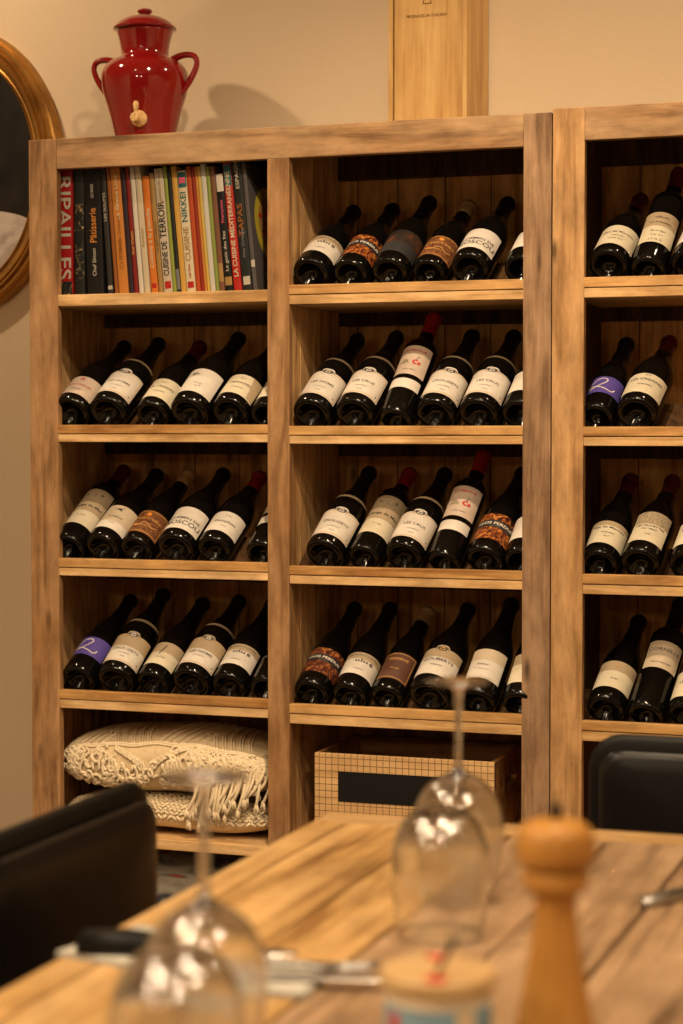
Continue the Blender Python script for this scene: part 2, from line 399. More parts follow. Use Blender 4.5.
# label designs: half = half width along the arc (m)
D = {
 'estate': dict(t=(.024, .104), half=.050, bands=[('white', 0, 1)], frame='gold', tab=1, ring=.152, emblem='crest',
      text=[('LES CRUS', .0095, .066, 'grey'), ('LANGUEDOC', .0034, .050, 'grey'), ('- 2018 -', .004, .038, 'grey')]),
 'estate_tan': dict(t=(.024, .108), half=.050, bands=[('white', 0, .56), ('tan', .56, 1)], frame='gold', tab=1, ring=.154, emblem='crest',
      text=[('CROUZETS', .010, .062, 'grey'), ('LANGUEDOC', .0034, .050, 'grey'), ('- 2018 -', .004, .040, 'grey')]),
 'monogram': dict(t=(.022, .088), half=.047, bands=[('pinkish', 0, 1)], text=[('R', .016, .077, 'inkred'), ('LES CHAPELLES', .0068, .056, 'inkred'), ('Languedoc', .005, .040, 'grey')]),
 'plain': dict(t=(.022, .092), half=.048, bands=[('cream', 0, 1)], text=[('LES CREISSES', .0085, .062, 'grey'), ('2019', .0042, .078, 'grey'), ('Languedoc', .0050, .045, 'grey')]),
 'plain_brown': dict(t=(.022, .092), half=.048, bands=[('cream', 0, 1)], wedge=1, text=[('TERRASSES', .0085, .062, 'grey'), ('2019', .0042, .078, 'grey'), ('Languedoc', .0050, .045, 'grey')]),
 'scribble': dict(t=(.026, .106), half=.046, bands=[('white', 0, 1)], emblem='scribble', text=[('Languedoc', .0038, .056, 'grey'), ('2018', .0040, .046, 'grey')]),
 'duo': dict(t=(.050, .176), half=.044, bands=[('cream', 0, .37), ('tan', .37, 1)], emblem='house', text=[('Grange du Mas', .0105, .115, 'ink'), ('Vin rouge', .004, .080, 'grey')]),
 'duo_short': dict(t=(.030, .110), half=.044, bands=[('white', 0, .30), ('buff', .30, .62), ('buff', .62, 1)], emblem='bird', text=[('LE MERLE', .0065, .070, 'grey'), ('Rouge', .004, .050, 'grey')]),
 'ornate': dict(t=(.022, .098), half=.050, bands=[('ornate', 0, 1)], frame='gold', emblem='sun', text=[('Grand Cèdre', .0105, .070, 'gold'), ('Languedoc', .0050, .046, 'gold')]),
 'bold': dict(t=(.024, .100), half=.050, bands=[('white', 0, 1)], text=[('CHEMIN DE', .0112, .060, 'ink'), ('MOSCOU', .0185, .0445, 'ink')], tx=.002),
 'script': dict(t=(.026, .094), half=.046, bands=[('white', 0, 1)], text=[('Complices', .0095, .060, 'grey'), ('N° 24', .0045, .080, 'grey'), ('Rouge', .0040, .045, 'grey')]),
 'fruit': dict(t=(.104, .186), half=.040, bands=[('pinkish', 0, 1)], strip=(.066, .092), emblem='fruit', text=[('DOMAINE', .0092, .172, 'inkred'), ('Vieilles Vignes', .0042, .118, 'grey')]),
 'purple': dict(t=(.046, .104), half=.052, bands=[('purple', 0, 1)], emblem='swash', text=[]),
 'slash': dict(t=(.030, .100), half=.042, bands=[('cream', 0, .55), ('tan', .55, 1)], emblem='slash', text=[('Le Trait', .0050, .052, 'grey')]),
 'castle': dict(t=(.036, .100), half=.049, bands=[('white', 0, .70), ('tan', .70, 1)], emblem='castle', text=[('LES MONTAGNES', .0072, .092, 'grey'), ('Languedoc', .0042, .052, 'grey')]),
 'flame': dict(t=(.030, .108), half=.052, bands=[('flame', 0, .46), ('black', .46, .74), ('flame', .74, 1)], text=[('CLOS PERDUS', .0105, .077, 'pale'), ('L\'EXTRÊME', .0042, .069, 'grey')]),
 'ember': dict(t=(.034, .108), half=.052, bands=[('ember', 0, .46), ('black', .46, .74), ('ember', .74, 1)], text=[('CLOS PERDUS', .0098, .079, 'pale'), ('PRIORAT', .0042, .071, 'grey')]),
 'dark': dict(t=(.030, .110), half=.054, bands=[('slate', 0, .45), ('glow', .45, 1)], text=[]),
 'brown': dict(t=(.028, .108), half=.040, bands=[('brown', 0, 1)], frame='gold', text=[('RESERVE', .0095, .088, 'gold'), ('Rouge', .006, .060, 'gold')]),
 'estate_big': dict(t=(.030, .108), half=.052, bands=[('white', 0, .66), ('tan', .66, 1)], tab=1, emblem='medal', text=[('GOUBERTS', .011, .074, 'ink'), ('Languedoc', .0050, .058, 'grey')]),
 'quiet': dict(t=(.036, .116), half=.042, bands=[('white', 0, .62), ('buff', .62, 1)], text=[('Kosmos', .0060, .074, 'grey'), ('vin rouge du sud', .0036, .062, 'grey')], tx=-.006),
 'white': dict(t=(.036, .104), half=.048, bands=[('white', 0, 1)], text=[('Rouge', .006, .07, 'grey')]),
 'cream': dict(t=(.026, .100), half=.048, bands=[('cream', 0, 1)], text=[('Mas de Mortiès', .0085, .074, 'grey'), ('Languedoc', .0048, .060, 'grey'), ('Rouge 2019', .0048, .048, 'grey')]),
 'duo_wide': dict(t=(.048, .138), half=.040, bands=[('cream', 0, .54), ('tan', .54, 1)], text=[('VIEUX', .0080, .122, 'ink'), ('Les Amandiers', .0062, .108, 'ink'), ('Vin de Pays', .0055, .082, 'grey'), ('Rouge 2019', .0042, .070, 'grey'), ('J. S. M. G.', .0058, .056, 'grey')]),
 'arc': dict(t=(.028, .098), half=.048, bands=[('cream', 0, .80), ('tan', .80, 1)], text=[('Mas de Mortiès', .0088, .078, 'grey'), ('Languedoc', .0050, .062, 'grey'), ('2019', .0046, .050, 'grey')]),
 'facade': dict(t=(.030, .124), half=.040, bands=[('cream', 0, .58), ('sketch', .58, 1)], text=[('LES OLIVETTES', .0074, .078, 'ink'), ('DU VENT', .0062, .068, 'ink'), ('Rouge', .0042, .052, 'grey')]),
 'half_tan': dict(t=(.032, .110), half=.046, bands=[('cream', 0, .62), ('tan', .62, 1)], text=[('Pic', .0075, .094, 'gold'), ('Rouge', .0046, .058, 'grey')]),
 'high': dict(t=(.100, .170), half=.040, bands=[('buff', 0, 1)], text=[('CORNILLE', .0120, .148, 'grey'), ('SAINT GUILHEM', .0044, .114, 'ink')]),
 'ringonly': dict(t=(.070, .078), half=.055, bands=[('grey', 0, 1)], text=[]),
}
LOOK = {
 'estate': 'gold-bordered crested cream label', 'estate_tan': 'tan-topped crested label', 'monogram': 'red monogram label',
 'plain': 'plain cream label', 'plain_brown': 'brown-cornered cream label', 'scribble': 'small black scribble',
 'duo': 'tall tan and cream label', 'duo_short': 'small dark bird label', 'ornate': 'ornate brown label',
 'bold': 'bold black lettering', 'script': 'fine script label', 'fruit': 'red fruit label',
 'purple': 'purple label', 'slash': 'black slash label', 'castle': 'small castle label',
 'flame': 'orange flame label', 'ember': 'dark red ember label', 'dark': 'dark label with orange glow', 'brown': 'gold-edged dark brown label',
 'estate_big': 'wide medallion label', 'quiet': 'sparse white and buff label', 'white': 'white label', 'cream': 'cream label of fine print',
 'duo_wide': 'brown and cream text label', 'arc': 'tan-arched cream label', 'facade': 'label sketching a facade',
 'half_tan': 'two-tone label', 'high': 'high-set beige label', 'ringonly': 'thin grey band'}

def cyl(r, tw):
    def f(u, t, lift=0):
        a = u / r + tw
        return (-(r + lift) * math.sin(a), (r + lift) * math.cos(a), t)
    return f

def make_bottle(kind, design, r, capm, twist, words=None):
    """thing with its axis on local Z, label side towards local +Y"""
    root = empty('wine_bottle')
    prof = body_profile(kind, r)
    bm = bmesh.new(); lathe(bm, prof, 40); auto = finish('bottle_body', bm, M['glass'], root, True)
    # capsule
    bm = bmesh.new()
    if kind == 'g':
        c0, top, nr = (.224 if capm != 'tan' else .238), .2925, .0149
        cp = [(.0182, c0), (.0166, c0 + .008), (.0156, .246), (.0151, .268), (.0151, .273), (.0172, .2748), (.0174, .2835), (.0156, .2855), (.0152, top - .0015), (.0138, top), (0, top + .0004)]
        if capm == 'tan': cp = [(.0168, c0), (.0158, .250), (.0152, .268), (.0151, .273), (.0172, .2748), (.0174, .2835), (.0156, .2855), (.0152, top - .0015), (.0138, top), (0, top + .0004)]
    else:
        c0, top = .246, .3095
        cp = [(.0162, c0), (.0155, .258), (.0151, .286), (.0151, .291), (.0170, .2928), (.0172, .3012), (.0156, .3032), (.0152, top - .0015), (.0138, top), (0, top + .0004)]
    cp = [(rr + .0006, z) for rr, z in cp[:-1]] + [cp[-1]]
    lathe(bm, cp, 28)
    cap = finish('capsule', bm, M['cap_' + (capm if capm != 'goldrim' else 'black')], root, True)
    if capm == 'goldrim':
        bm = bmesh.new(); lathe(bm, [(.0161, top - .006), (.0168, top - .004), (.0166, top + .0004), (.012, top + .0016), (0, top + .0018)], 28)
        finish('capsule_rim', bm, M['cap_gold'], cap, True)
    d = D[design]; t0, t1 = d['t']; h = min(d['half'], r * 1.32); sc = min(1, h / .048)
    f = cyl(r, twist)
    def patch(bm, u0, u1, a, b, mat, lift, n=18):
        ga = [[bm.verts.new(f(u0 + (u1 - u0) * i / n, tt, lift)) for i in range(n + 1)] for tt in (a, b)]
        for i in range(n): bm.faces.new((ga[0][i], ga[0][i + 1], ga[1][i + 1], ga[1][i])).material_index = mat
    mats = []; mi = {}
    def gm(k):
        if k not in mi: mi[k] = len(mats); mats.append(M['p_' + k])
        return mi[k]
    bm = bmesh.new(); T = t1 - t0
    for (k, a, b) in d['bands']: patch(bm, -h, h, t0 + a * T, t0 + b * T, gm(k), .0005)
    if d.get('tab'):   # raised tab at the top centre of the label
        k = d['bands'][-1][0]; n = 10; w = .017
        c = [bm.verts.new(f(-w + 2 * w * i / n, t1, .0005)) for i in range(n + 1)]
        e = [bm.verts.new(f((-w + 2 * w * i / n) * .92, t1 + .0095 * math.sqrt(max(0, 1 - (abs(-1 + 2 * i / n)) ** 3)), .0005)) for i in range(n + 1)]
        for i in range(n): bm.faces.new((c[i], c[i + 1], e[i + 1], e[i])).material_index = gm(k)
    if d.get('strip'): patch(bm, -h * .98, h * .98, d['strip'][0], d['strip'][1], gm('white'), .0005)
    if d.get('wedge'):
        n = 8; a = [bm.verts.new(f(h * .45 + (h - h * .45) * i / n, t1, .0008)) for i in range(n + 1)]
        b = [bm.verts.new(f(h * .62 + (h - h * .62) * i / n, t0 + .002, .0008)) for i in range(n + 1)]
        for i in range(n): bm.faces.new((b[i], b[i + 1], a[i + 1], a[i])).material_index = gm('tan')
    lab = finish('label', bm, mats, root, True, recalc=False)
    # print on the label: lettering, border, emblem
    mats = []; mi.clear(); bm = bmesh.new(); L2 = .0010
    def flush(nm_):
        nonlocal bm, mats
        if len(bm.faces): finish(nm_, bm, mats, lab, False, recalc=False)
        else: bm.free()
        bm = bmesh.new(); mats = []; mi.clear()
    if d.get('frame'):
        g = gm(d['frame']); i0 = .0030; w = .0015
        for (a, b, c, e) in ((-h + i0, h - i0, t0 + i0, t0 + i0 + w), (-h + i0, h - i0, t1 - i0 - w, t1 - i0), (-h + i0, -h + i0 + w, t0 + i0, t1 - i0), (h - i0 - w, h - i0, t0 + i0, t1 - i0)):
            patch(bm, a, b, c, e, g, .0008, 16 if b - a > .01 else 1)
        flush('label_border')
    tx = d.get('tx', 0)
    for (s, size, tt, k) in (words or d['text']):
        wd = text_width(s) * size; mxw = 1.72 * h; sx = min(1.25, mxw / wd)
        add_text(bm, s, size, lambda u, v, tt=tt: f(u + tx, tt + v, L2), gm(k), sx=sx)
    flush('label_lettering')
    em = d.get('emblem'); cu = (t0 + t1) / 2
    def stroke(pts, w, k, n=5, lift=.0011):
        pts = spline(pts, n) if len(pts) > 2 else pts
        for (u0, v0), (u1, v1) in zip(pts, pts[1:]):
            du, dv = u1 - u0, v1 - v0; l = math.hypot(du, dv) or 1; ox, oy = -dv / l * w / 2, du / l * w / 2
            q = [bm.verts.new(f(u0 + ox, v0 + oy, lift)), bm.verts.new(f(u0 - ox, v0 - oy, lift)), bm.verts.new(f(u1 - ox, v1 - oy, lift)), bm.verts.new(f(u1 + ox, v1 + oy, lift))]
            bm.faces.new(q).material_index = gm(k)
    def disc(u, v, ra, k, n=14, sq=1, lift=.0010):
        bm.faces.new([bm.verts.new(f(u + ra * math.cos(2 * math.pi * i / n), v + ra * sq * math.sin(2 * math.pi * i / n), lift)) for i in range(n)]).material_index = gm(k)
    if em in ('crest', 'medal'):
        c = t1 - .001; k = 'ink'
        disc(0, c, .0108, 'grey', 18, .66); disc(0, c, .0084, 'gold' if em == 'medal' else 'white', 16, .55, .0013)
        stroke([(-.0145, c - .002), (-.008, c + .004), (0, c - .001), (.008, c + .004), (.0145, c - .002)], .0015, k, 4, .0015)
        for q in (-.007, 0, .007): disc(q, c - .0005, .0022, k, 8, 1, .0016)
        stroke([(-.012, c - .009), (.012, c - .009)], .0008, 'grey')
        if design != 'estate_big': disc(h - .010, t0 + .012, .0022, 'grey', 8)
    elif em == 'scribble':
        stroke([(-.024, t1 - .026), (-.021, t1 - .016), (-.018, t1 - .025), (-.016, t1 - .014), (-.012, t1 - .022), (-.006, t1 - .020)], .0016, 'ink')
        stroke([(-.022, t1 - .020), (-.010, t1 - .017)], .0012, 'ink')
        stroke([(.006, t0 + .030), (.009, t0 + .018)], .0010, 'grey')
    elif em == 'house':
        c = t1 - .022
        for (u, v, w, hh) in ((-.010, c, .012, .010), (.002, c - .002, .010, .013), (.012, c, .008, .008)):
            bm.faces.new([bm.verts.new(f(u - w / 2, v - hh / 2, .001)), bm.verts.new(f(u + w / 2, v - hh / 2, .001)), bm.verts.new(f(u + w / 2, v + hh / 2, .001)), bm.verts.new(f(u, v + hh * .8, .001)), bm.verts.new(f(u - w / 2, v + hh / 2, .001))]).material_index = gm('sketch')
        stroke([(-.022, c - .008), (.022, c - .007)], .0012, 'green'); disc(.018, c + .004, .004, 'green'); disc(-.018, c + .002, .0035, 'green')
    elif em == 'bird':
        disc(0, t1 - .014, .0045, 'ink', 12, .7); stroke([(-.012, t1 - .018), (-.004, t1 - .013), (.006, t1 - .019)], .002, 'ink'); stroke([(.003, t1 - .012), (.008, t1 - .006)], .0018, 'ink')
    elif em == 'sun':
        disc(0, t1 - .014, .0055, 'orange', 16); stroke([(-.030, t0 + .030), (-.012, t0 + .022), (.004, t0 + .034), (.020, t0 + .024), (.032, t0 + .030)], .002, 'gold'); stroke([(-.026, t0 + .012), (.026, t0 + .012)], .0009, 'gold')
        stroke([(-.022, t0 + .026), (-.008, t0 + .024)], .004, 'orange', 4)
    elif em == 'fruit':
        c = t0 + .036; disc(.010, c, .0078, 'red', 16, .85); disc(.017, c - .002, .0045, 'inkred', 12)
        stroke([(.008, c + .003), (.014, c + .016)], .0012, 'ink'); stroke([(.012, c - .004), (.016, c + .006)], .001, 'pale')
        disc(-.014, c - .002, .0085, 'sketch', 14, .6); stroke([(-.026, c - .008), (-.014, c + .006), (-.004, c - .006)], .0014, 'green')
        stroke([(-.026, t1 - .008), (.026, t1 - .008)], .0008, 'inkred')
    elif em == 'swash':
        stroke([(-.024, .074), (-.014, .090), (.002, .096), (.010, .090), (.004, .078), (-.010, .066), (-.022, .060), (-.026, .066), (-.010, .067), (.010, .060), (.024, .056), (.030, .066)], .0024, 'pale', 7)
    elif em == 'slash':
        stroke([(-.008, t1 - .038), (.0, t1 - .010)], .0026, 'ink')
    elif em == 'castle':
        c = (t0 + t1) / 2 + .004
        for q in range(-2, 3): stroke([(q * .006, c), (q * .006, c + .006 + (q == 0) * .003)], .004, 'grey')
        stroke([(-.028, c - .001), (.028, c - .001)], .0022, 'grey'); disc(.022, c + .003, .0046, 'grey', 12)
    flush('label_emblem')
    if d.get('ring'):
        a = d['ring']; ra = rad_at(prof, a) + .0008; rb = rad_at(prof, a + .009) + .0008
        bm = bmesh.new(); n = 20
        g = [[bm.verts.new((-rr * math.sin(-1.35 + 2.7 * i / n + twist), rr * math.cos(-1.35 + 2.7 * i / n + twist), zz)) for i in range(n + 1)] for rr, zz in ((ra, a), (rb, a + .009))]
        for i in range(n): bm.faces.new((g[0][i], g[0][i + 1], g[1][i + 1], g[1][i]))
        finish('shoulder_band', bm, M['p_tan'], root, True, recalc=False)
    return root

# shelf: z of rack lip, then (x, y, z of base centre, radius, pitch, yaw, kind, design, capsule, words)
W = lambda a, t='LES ': None
EST = {'HOMS': [('LES HOMS', .0095, .066, 'grey'), ('LANGUEDOC', .0034, .050, 'grey'), ('- 2018 -', .004, .038, 'grey')],
       'CROU': [('CROUZETS', .0095, .066, 'grey'), ('LANGUEDOC', .0034, .050, 'grey'), ('- 2018 -', .004, .038, 'grey')],
       'CREI': [('LES CREISSES', .0100, .070, 'grey'), ('2018', .0046, .086, 'grey'), ('Languedoc', .0055, .052, 'grey')]}
BOT = [
 ('left', 1, [(-1.993, 3.950, 1.290, .0435, 34.4, 4.0, 'g', 'monogram', 'black', None), (-1.902, 3.948, 1.291, .0445, 35.5, 3.4, 'g', 'estate', 'black', EST['HOMS']),
   (-1.799, 3.953, 1.285, .0385, 35.0, 2.5, 'g', 'plain', 'maroon', None), (-1.709, 3.947, 1.289, .0450, 38.3, 5.8, 'g', 'scribble', 'black', None),
   (-1.6155, 3.950, 1.289, .0425, 35.0, 4.3, 'g', 'plain_brown', 'black', None), (-1.5325, 3.952, 1.283, .0360, 35.0, 1.0, 'b', 'cream', 'black', None)]),
 ('left', 2, [(-2.003, 3.953, .992, .0387, 35.0, 3.7, 'b', 'duo', 'maroon', None), (-1.920, 3.952, .994, .0405, 34.7, 5.8, 'g', 'duo_short', 'black', None),
   (-1.839, 3.953, .992, .0382, 35.3, 5.6, 'g', 'ornate', 'tan', None), (-1.743, 3.950, .996, .0433, 35.0, 3.2, 'g', 'bold', 'black', None),
   (-1.654, 3.953, .994, .0398, 34.0, 2.4, 'g', 'script', 'red', None), (-1.5420, 3.951, .988, .0375, 37.0, 1.2, 'b', 'fruit', 'red', None)]),
 ('left', 3, [(-1.980, 3.952, .702, .0400, 35.0, 4.0, 'g', 'purple', 'black', None), (-1.886, 3.947, .704, .0435, 38.9, 3.3, 'g', 'estate_tan', 'black', None),
   (-1.801, 3.953, .700, .0375, 35.4, 5.0, 'g', 'slash', 'goldrim', None), (-1.709, 3.950, .705, .0433, 35.7, 4.4, 'g', 'estate_tan', 'black', [('LES HOMS', .010, .062, 'grey'), ('LANGUEDOC', .0034, .050, 'grey')]),
   (-1.621, 3.953, .701, .0395, 35.4, 2.2, 'g', 'castle', 'black', None), (-1.5345, 3.952, .698, .0365, 35.4, 1.0, 'b', 'ringonly', 'black', None)]),
 ('middle', 0, [(-1.432, 3.952, 1.580, .0410, 34.3, 3.1, 'g', 'castle', 'black', None), (-1.344, 3.953, 1.577, .0385, 35.3, 3.8, 'g', 'flame', 'black', None),
   (-1.257, 3.951, 1.578, .0400, 38.0, 4.0, 'g', 'dark', 'black', None), (-1.174, 3.955, 1.575, .0365, 35.8, 4.6, 'g', 'ornate', 'tan', None),
   (-1.085, 3.951, 1.581, .0420, 35.3, 4.1, 'g', 'bold', 'black', None), (-.977, 3.953, 1.577, .0375, 35.0, 2.5, 'g', 'white', 'black', None)]),
 ('middle', 1, [(-1.429, 3.949, 1.285, .0433, 37.2, 5.8, 'g', 'estate', 'black', EST['HOMS']), (-1.333, 3.948, 1.285, .0440, 38.4, 4.8, 'g', 'estate', 'black', None),
   (-1.2435, 3.949, 1.273, .0355, 48.8, 6.2, 'b', 'fruit', 'red', None), (-1.158, 3.949, 1.284, .0428, 38.6, 3.9, 'g', 'estate', 'black', EST['CROU']),
   (-1.065, 3.948, 1.284, .0431, 38.0, 3.6, 'g', 'estate', 'black', None), (-.978, 3.950, 1.283, .0400, 38.1, 2.6, 'g', 'white', 'black', None)]),
 ('middle', 2, [(-1.400, 3.948, .990, .0433, 37.9, 5.8, 'g', 'estate', 'black', EST['CROU']), (-1.314, 3.954, .984, .0362, 36.2, 5.0, 'b', 'duo', 'red', None),
   (-1.226, 3.949, .988, .0425, 37.9, 5.6, 'g', 'estate', 'black', None), (-1.139, 3.950, .978, .0352, 48.2, 8.0, 'b', 'fruit', 'red', None),
   (-1.053, 3.951, .985, .0395, 39.3, 6.0, 'g', 'flame', 'black', None), (-.974, 3.951, .984, .0377, 40.1, 2.6, 'g', 'white', 'black', None)]),
 ('middle', 3, [(-1.432, 3.952, .694, .0395, 36.3, 4.4, 'g', 'ember', 'black', None), (-1.346, 3.952, .692, .0385, 37.4, 4.0, 'g', 'castle', 'black', None),
   (-1.263, 3.954, .691, .0370, 36.2, 4.2, 'g', 'brown', 'tan', None), (-1.170, 3.948, .698, .0447, 37.3, 4.9, 'g', 'estate_big', 'goldrim', None),
   (-1.066, 3.948, .692, .0410, 42.6, 4.4, 'g', 'quiet', 'black', None), (-.976, 3.948, .691, .0385, 43.2, 3.0, 'g', 'half_tan', 'black', None)]),
 ('right', 0, [(-.798, 3.952, 1.580, .0410, 34.7, 4.1, 'g', 'cream', 'maroon', None), (-.718, 3.950, 1.570, .0362, 46.6, 6.1, 'b', 'duo_wide', 'maroon', None),
   (-.637, 3.953, 1.577, .0390, 36.8, 5.6, 'g', 'white', 'black', None)]),
 ('right', 1, [(-.8225, 3.955, 1.276, .0365, 35.1, 3.2, 'g', 'purple', 'black', None), (-.740, 3.951, 1.284, .0429, 33.9, 5.2, 'g', 'plain', 'maroon', EST['CREI'])]),
 ('right', 2, [(-.814, 3.953, .982, .0385, 36.8, 4.1, 'g', 'arc', 'maroon', None), (-.731, 3.952, .985, .0410, 35.6, 5.4, 'g', 'facade', 'maroon', None),
   (-.637, 3.952, .983, .0390, 36.8, 5.7, 'g', 'cream', 'black', None)]),
 ('right', 3, [(-.800, 3.953, .688, .0400, 35.4, 5.1, 'g', 'half_tan', 'black', None), (-.718, 3.950, .681, .0372, 44.7, 8.0, 'b', 'high', 'black', None),
   (-.639, 3.952, .684, .0372, 40.6, 6.4, 'g', 'plain', 'black', None)]),
]
ORD = ['leftmost', 'second from left', 'third from left', 'fourth from left', 'fifth from left', 'rightmost']
rw = random.Random(3)
for col, row, items in BOT:
    for i, (x, y, z, r, p, yw, kind, des, cap, words) in enumerate(items):
        o = make_bottle(kind, des, r, cap, R(14 + rw.uniform(-5, 6)) if des not in ('purple',) else R(0), words)
        p_, w_ = R(p - 1.0), R(yw + .8)
        az = Vector((math.sin(w_) * math.cos(p_), math.cos(w_) * math.cos(p_), math.sin(p_)))
        ay = Vector((-math.sin(w_) * math.sin(p_), -math.cos(w_) * math.sin(p_), math.cos(p_)))
        ax = ay.cross(az)
        mt = Matrix((ax, ay, az)).transposed().to_4x4(); mt.translation = Vector((x - .0045, y, z))
        o.matrix_world = mt
        where = '%s shelf of %s' % (rows[row], {'left': 'left column', 'middle': 'middle column', 'right': 'right bookcase'}[col])
        pos = ORD[i] if not (col == 'right' and i == len(items) - 1) else ('at right edge' if i == 2 else 'rightmost')
        tag(o, 'bottle with %s, %s, %s' % (LOOK[des], pos, where), 'wine bottle', 'wine bottles lying on the racks')

# ------------------------------------------------------------------ books
bk = lambda n, c, ro=.4: plain('book_cover_' + n, tuple(q * .62 for q in c), ro, 0, 0, .2)
BC = dict(red=(.38, .012, .012), black=(.012, .011, .012), dgrey=(.035, .032, .03), rust=(.32, .11, .025), orange=(.62, .24, .05), plum=(.035, .02, .03),
          dred=(.24, .02, .015), white=(.72, .66, .56), cream=(.66, .56, .40), tangerine=(.70, .20, .03), ochre=(.40, .24, .08), linen=(.60, .52, .40),
          lime=(.30, .36, .06), coal=(.02, .022, .02), amber=(.66, .38, .08), ivory=(.74, .64, .44), vermilion=(.48, .08, .02), brick=(.30, .03, .015),
          yellow=(.66, .46, .10), pearl=(.62, .60, .52), moss=(.26, .32, .07), umber=(.20, .09, .05), scarlet=(.46, .025, .018), smoke=(.10, .09, .09), yellowplate=(.62, .50, .05))
BM = {k: bk(k, v) for k, v in BC.items()}
BM['pages'] = paper('book_pages', (.70, .60, .44), .8, .1)
BM['photo'] = blotch('spine_photo', [(.01, .01, .01), (.03, .03, .025), (.20, .14, .07), (.45, .33, .12)], 60, .4, 2, 3, [.45, .55, .62, .72])
BM['teal'] = bk('teal', (.03, .14, .16)); BM['pink'] = bk('pink', (.70, .12, .20)); BM['inkb'] = bk('ink', (.02, .02, .02)); BM['silver'] = bk('silver', (.55, .50, .42))
BM['goldt'] = bk('gold_lettering', (.62, .42, .12)); BM['slate'] = bk('slate', (.20, .20, .21))
# x at foot, thickness, height, lean, cover, [(text, size, height centre, colour, up?)], extras, what it is
BOOKS = [
 (-2.0165, .0405, .276, 0, 'red', [('RIPAILLES', .036, .148, 'silver', 0)], [('photo', .0, .030)], 'thick red cookbook with big pale capitals down the spine'),
 (-1.9796, .0242, .278, 0.4, 'coal', [], [('photo', .03, .11), ('photo', .14, .20)], 'black cookbook with small photographs on its spine'),
 (-1.9405, .0410, .275, 2.0, 'black', [('Pâtisserie', .020, .150, 'orange', 1), ('Chef Simon', .011, .070, 'silver', 1), ('LES BASES', .008, .225, 'silver', 1)], [], 'thick black cookbook with orange lettering up the spine'),
 (-1.9050, .0122, .277, 3.9, 'dgrey', [('LES SOUPES', .0075, .190, 'silver', 1)], [('silver', .010, .018)], 'slim charcoal book next to the thick black one'),
 (-1.8900, .0088, .283, 4.4, 'rust', [], [], 'thin rust-brown book against the wide orange book'),
 (-1.8726, .0232, .280, 4.5, 'orange', [('CUISINE', .011, .085, 'rust', 1), ('Le Grand Livre', .010, .210, 'ivory', 1), ('Marie Dubois', .009, .130, 'rust', 1)], [], 'wide pale-orange book with faint spine lettering'),
 (-1.8547, .0118, .266, 4.6, 'plum', [], [], 'thin plum-black book right of the wide orange one'),
 (-1.8424, .0102, .279, 4.8, 'dred', [('Sud Ouest', .0075, .110, 'goldt', 1)], [], 'thin dark red book left of the white pair'),
 (-1.8303, .0108, .283, 4.9, 'white', [], [], 'thin white book, left one of the white pair'),
 (-1.8165, .0138, .280, 5.0, 'cream', [('Recettes', .007, .120, 'ochre', 1)], [], 'cream book, right one of the white pair'),
 (-1.7992, .0162, .253, 5.1, 'tangerine', [('Cuisine à la plancha', .0105, .118, 'ivory', 1)], [('scarlet', .010, .020)], 'bright orange shorter book with white title'),
 (-1.7838, .0108, .259, 5.2, 'ochre', [('Le pain maison', .0068, .120, 'umber', 1)], [], 'tan book between bright orange and pale linen ones'),
 (-1.7666, .0208, .268, 5.2, 'linen', [('CUISINE DE', .0165, .073, 'inkb', 1), ('TERROIR', .0195, .157, 'inkb', 1), ('Recettes du sud', .007, .225, 'ochre', 1)], [('scarlet', .008, .024)], 'pale linen book with black capitals up the spine'),
 (-1.7513, .0080, .273, 5.2, 'lime', [], [], 'thin lime green book beside the pale linen one'),
 (-1.7421, .0092, .264, 5.2, 'coal', [], [('slate', .006, .05)], 'thin black book right of the lime green one'),
 (-1.7304, .0124, .272, 5.2, 'amber', [], [], 'amber yellow book left of the teal-headed one'),
 (-1.7128, .0208, .261, 5.2, 'ivory', [('CUISINE', .0155, .103, 'ochre', 1), ('NIKKEI', .0165, .183, 'teal', 1), ('Luiz Hara', .0075, .044, 'scarlet', 1)], [('scarlet', .008, .022), ('teal', .225, .258), ('pink', .234, .247)], 'ivory book with a teal and pink head and coloured capitals'),
 (-1.6962, .0110, .270, 5.2, 'vermilion', [], [], 'red-orange book right of the teal-headed one'),
 (-1.6863, .0080, .268, 5.2, 'brick', [], [], 'thin brick red book among thin coloured ones'),
 (-1.6788, .0064, .269, 5.2, 'orange', [], [], 'very thin orange book beside the brick red one'),
 (-1.6720, .0068, .269, 5.2, 'yellow', [], [], 'very thin yellow book left of the pearl-white one'),
 (-1.6623, .0118, .273, 5.2, 'pearl', [], [], 'pearl-white book among thin coloured ones'),
 (-1.6518, .0086, .268, 5.2, 'moss', [], [], 'thin moss green book right of the pearl-white one'),
 (-1.6408, .0118, .268, 5.3, 'umber', [], [('ochre', .02, .06)], 'brown book left of the white-headed black one'),
 (-1.6247, .0176, .251, 5.5, 'black', [('Le goût des îles', .0085, .085, 'silver', 1), ('Françoise', .008, .170, 'pink', 1)], [('white', .213, .2505), ('ochre', .012, .030)], 'shorter black book with a white head and pink lettering'),
 (-1.6048, .0186, .282, 5.6, 'scarlet', [('LA CUISINE MÉDITERRANÉENNE', .0125, .142, 'ivory', 1)], [('teal', .225, .27)], 'scarlet book with a long white title up the spine'),
 (-1.5826, .0222, .285, 5.7, 'coal', [('TAPAS', .015, .150, 'rust', 1), ('Ana Ortega', .008, .100, 'slate', 1), ('ESPAGNE', .010, .250, 'silver', 1)], [('silver', .012, .030)], 'tall black book with rusty title, second from the right end'),
 (-1.5650, .0100, .273, 5.8, 'smoke', [], [('silver', .05, .065)], 'last book on the right, yellow plate on its cover'),
]
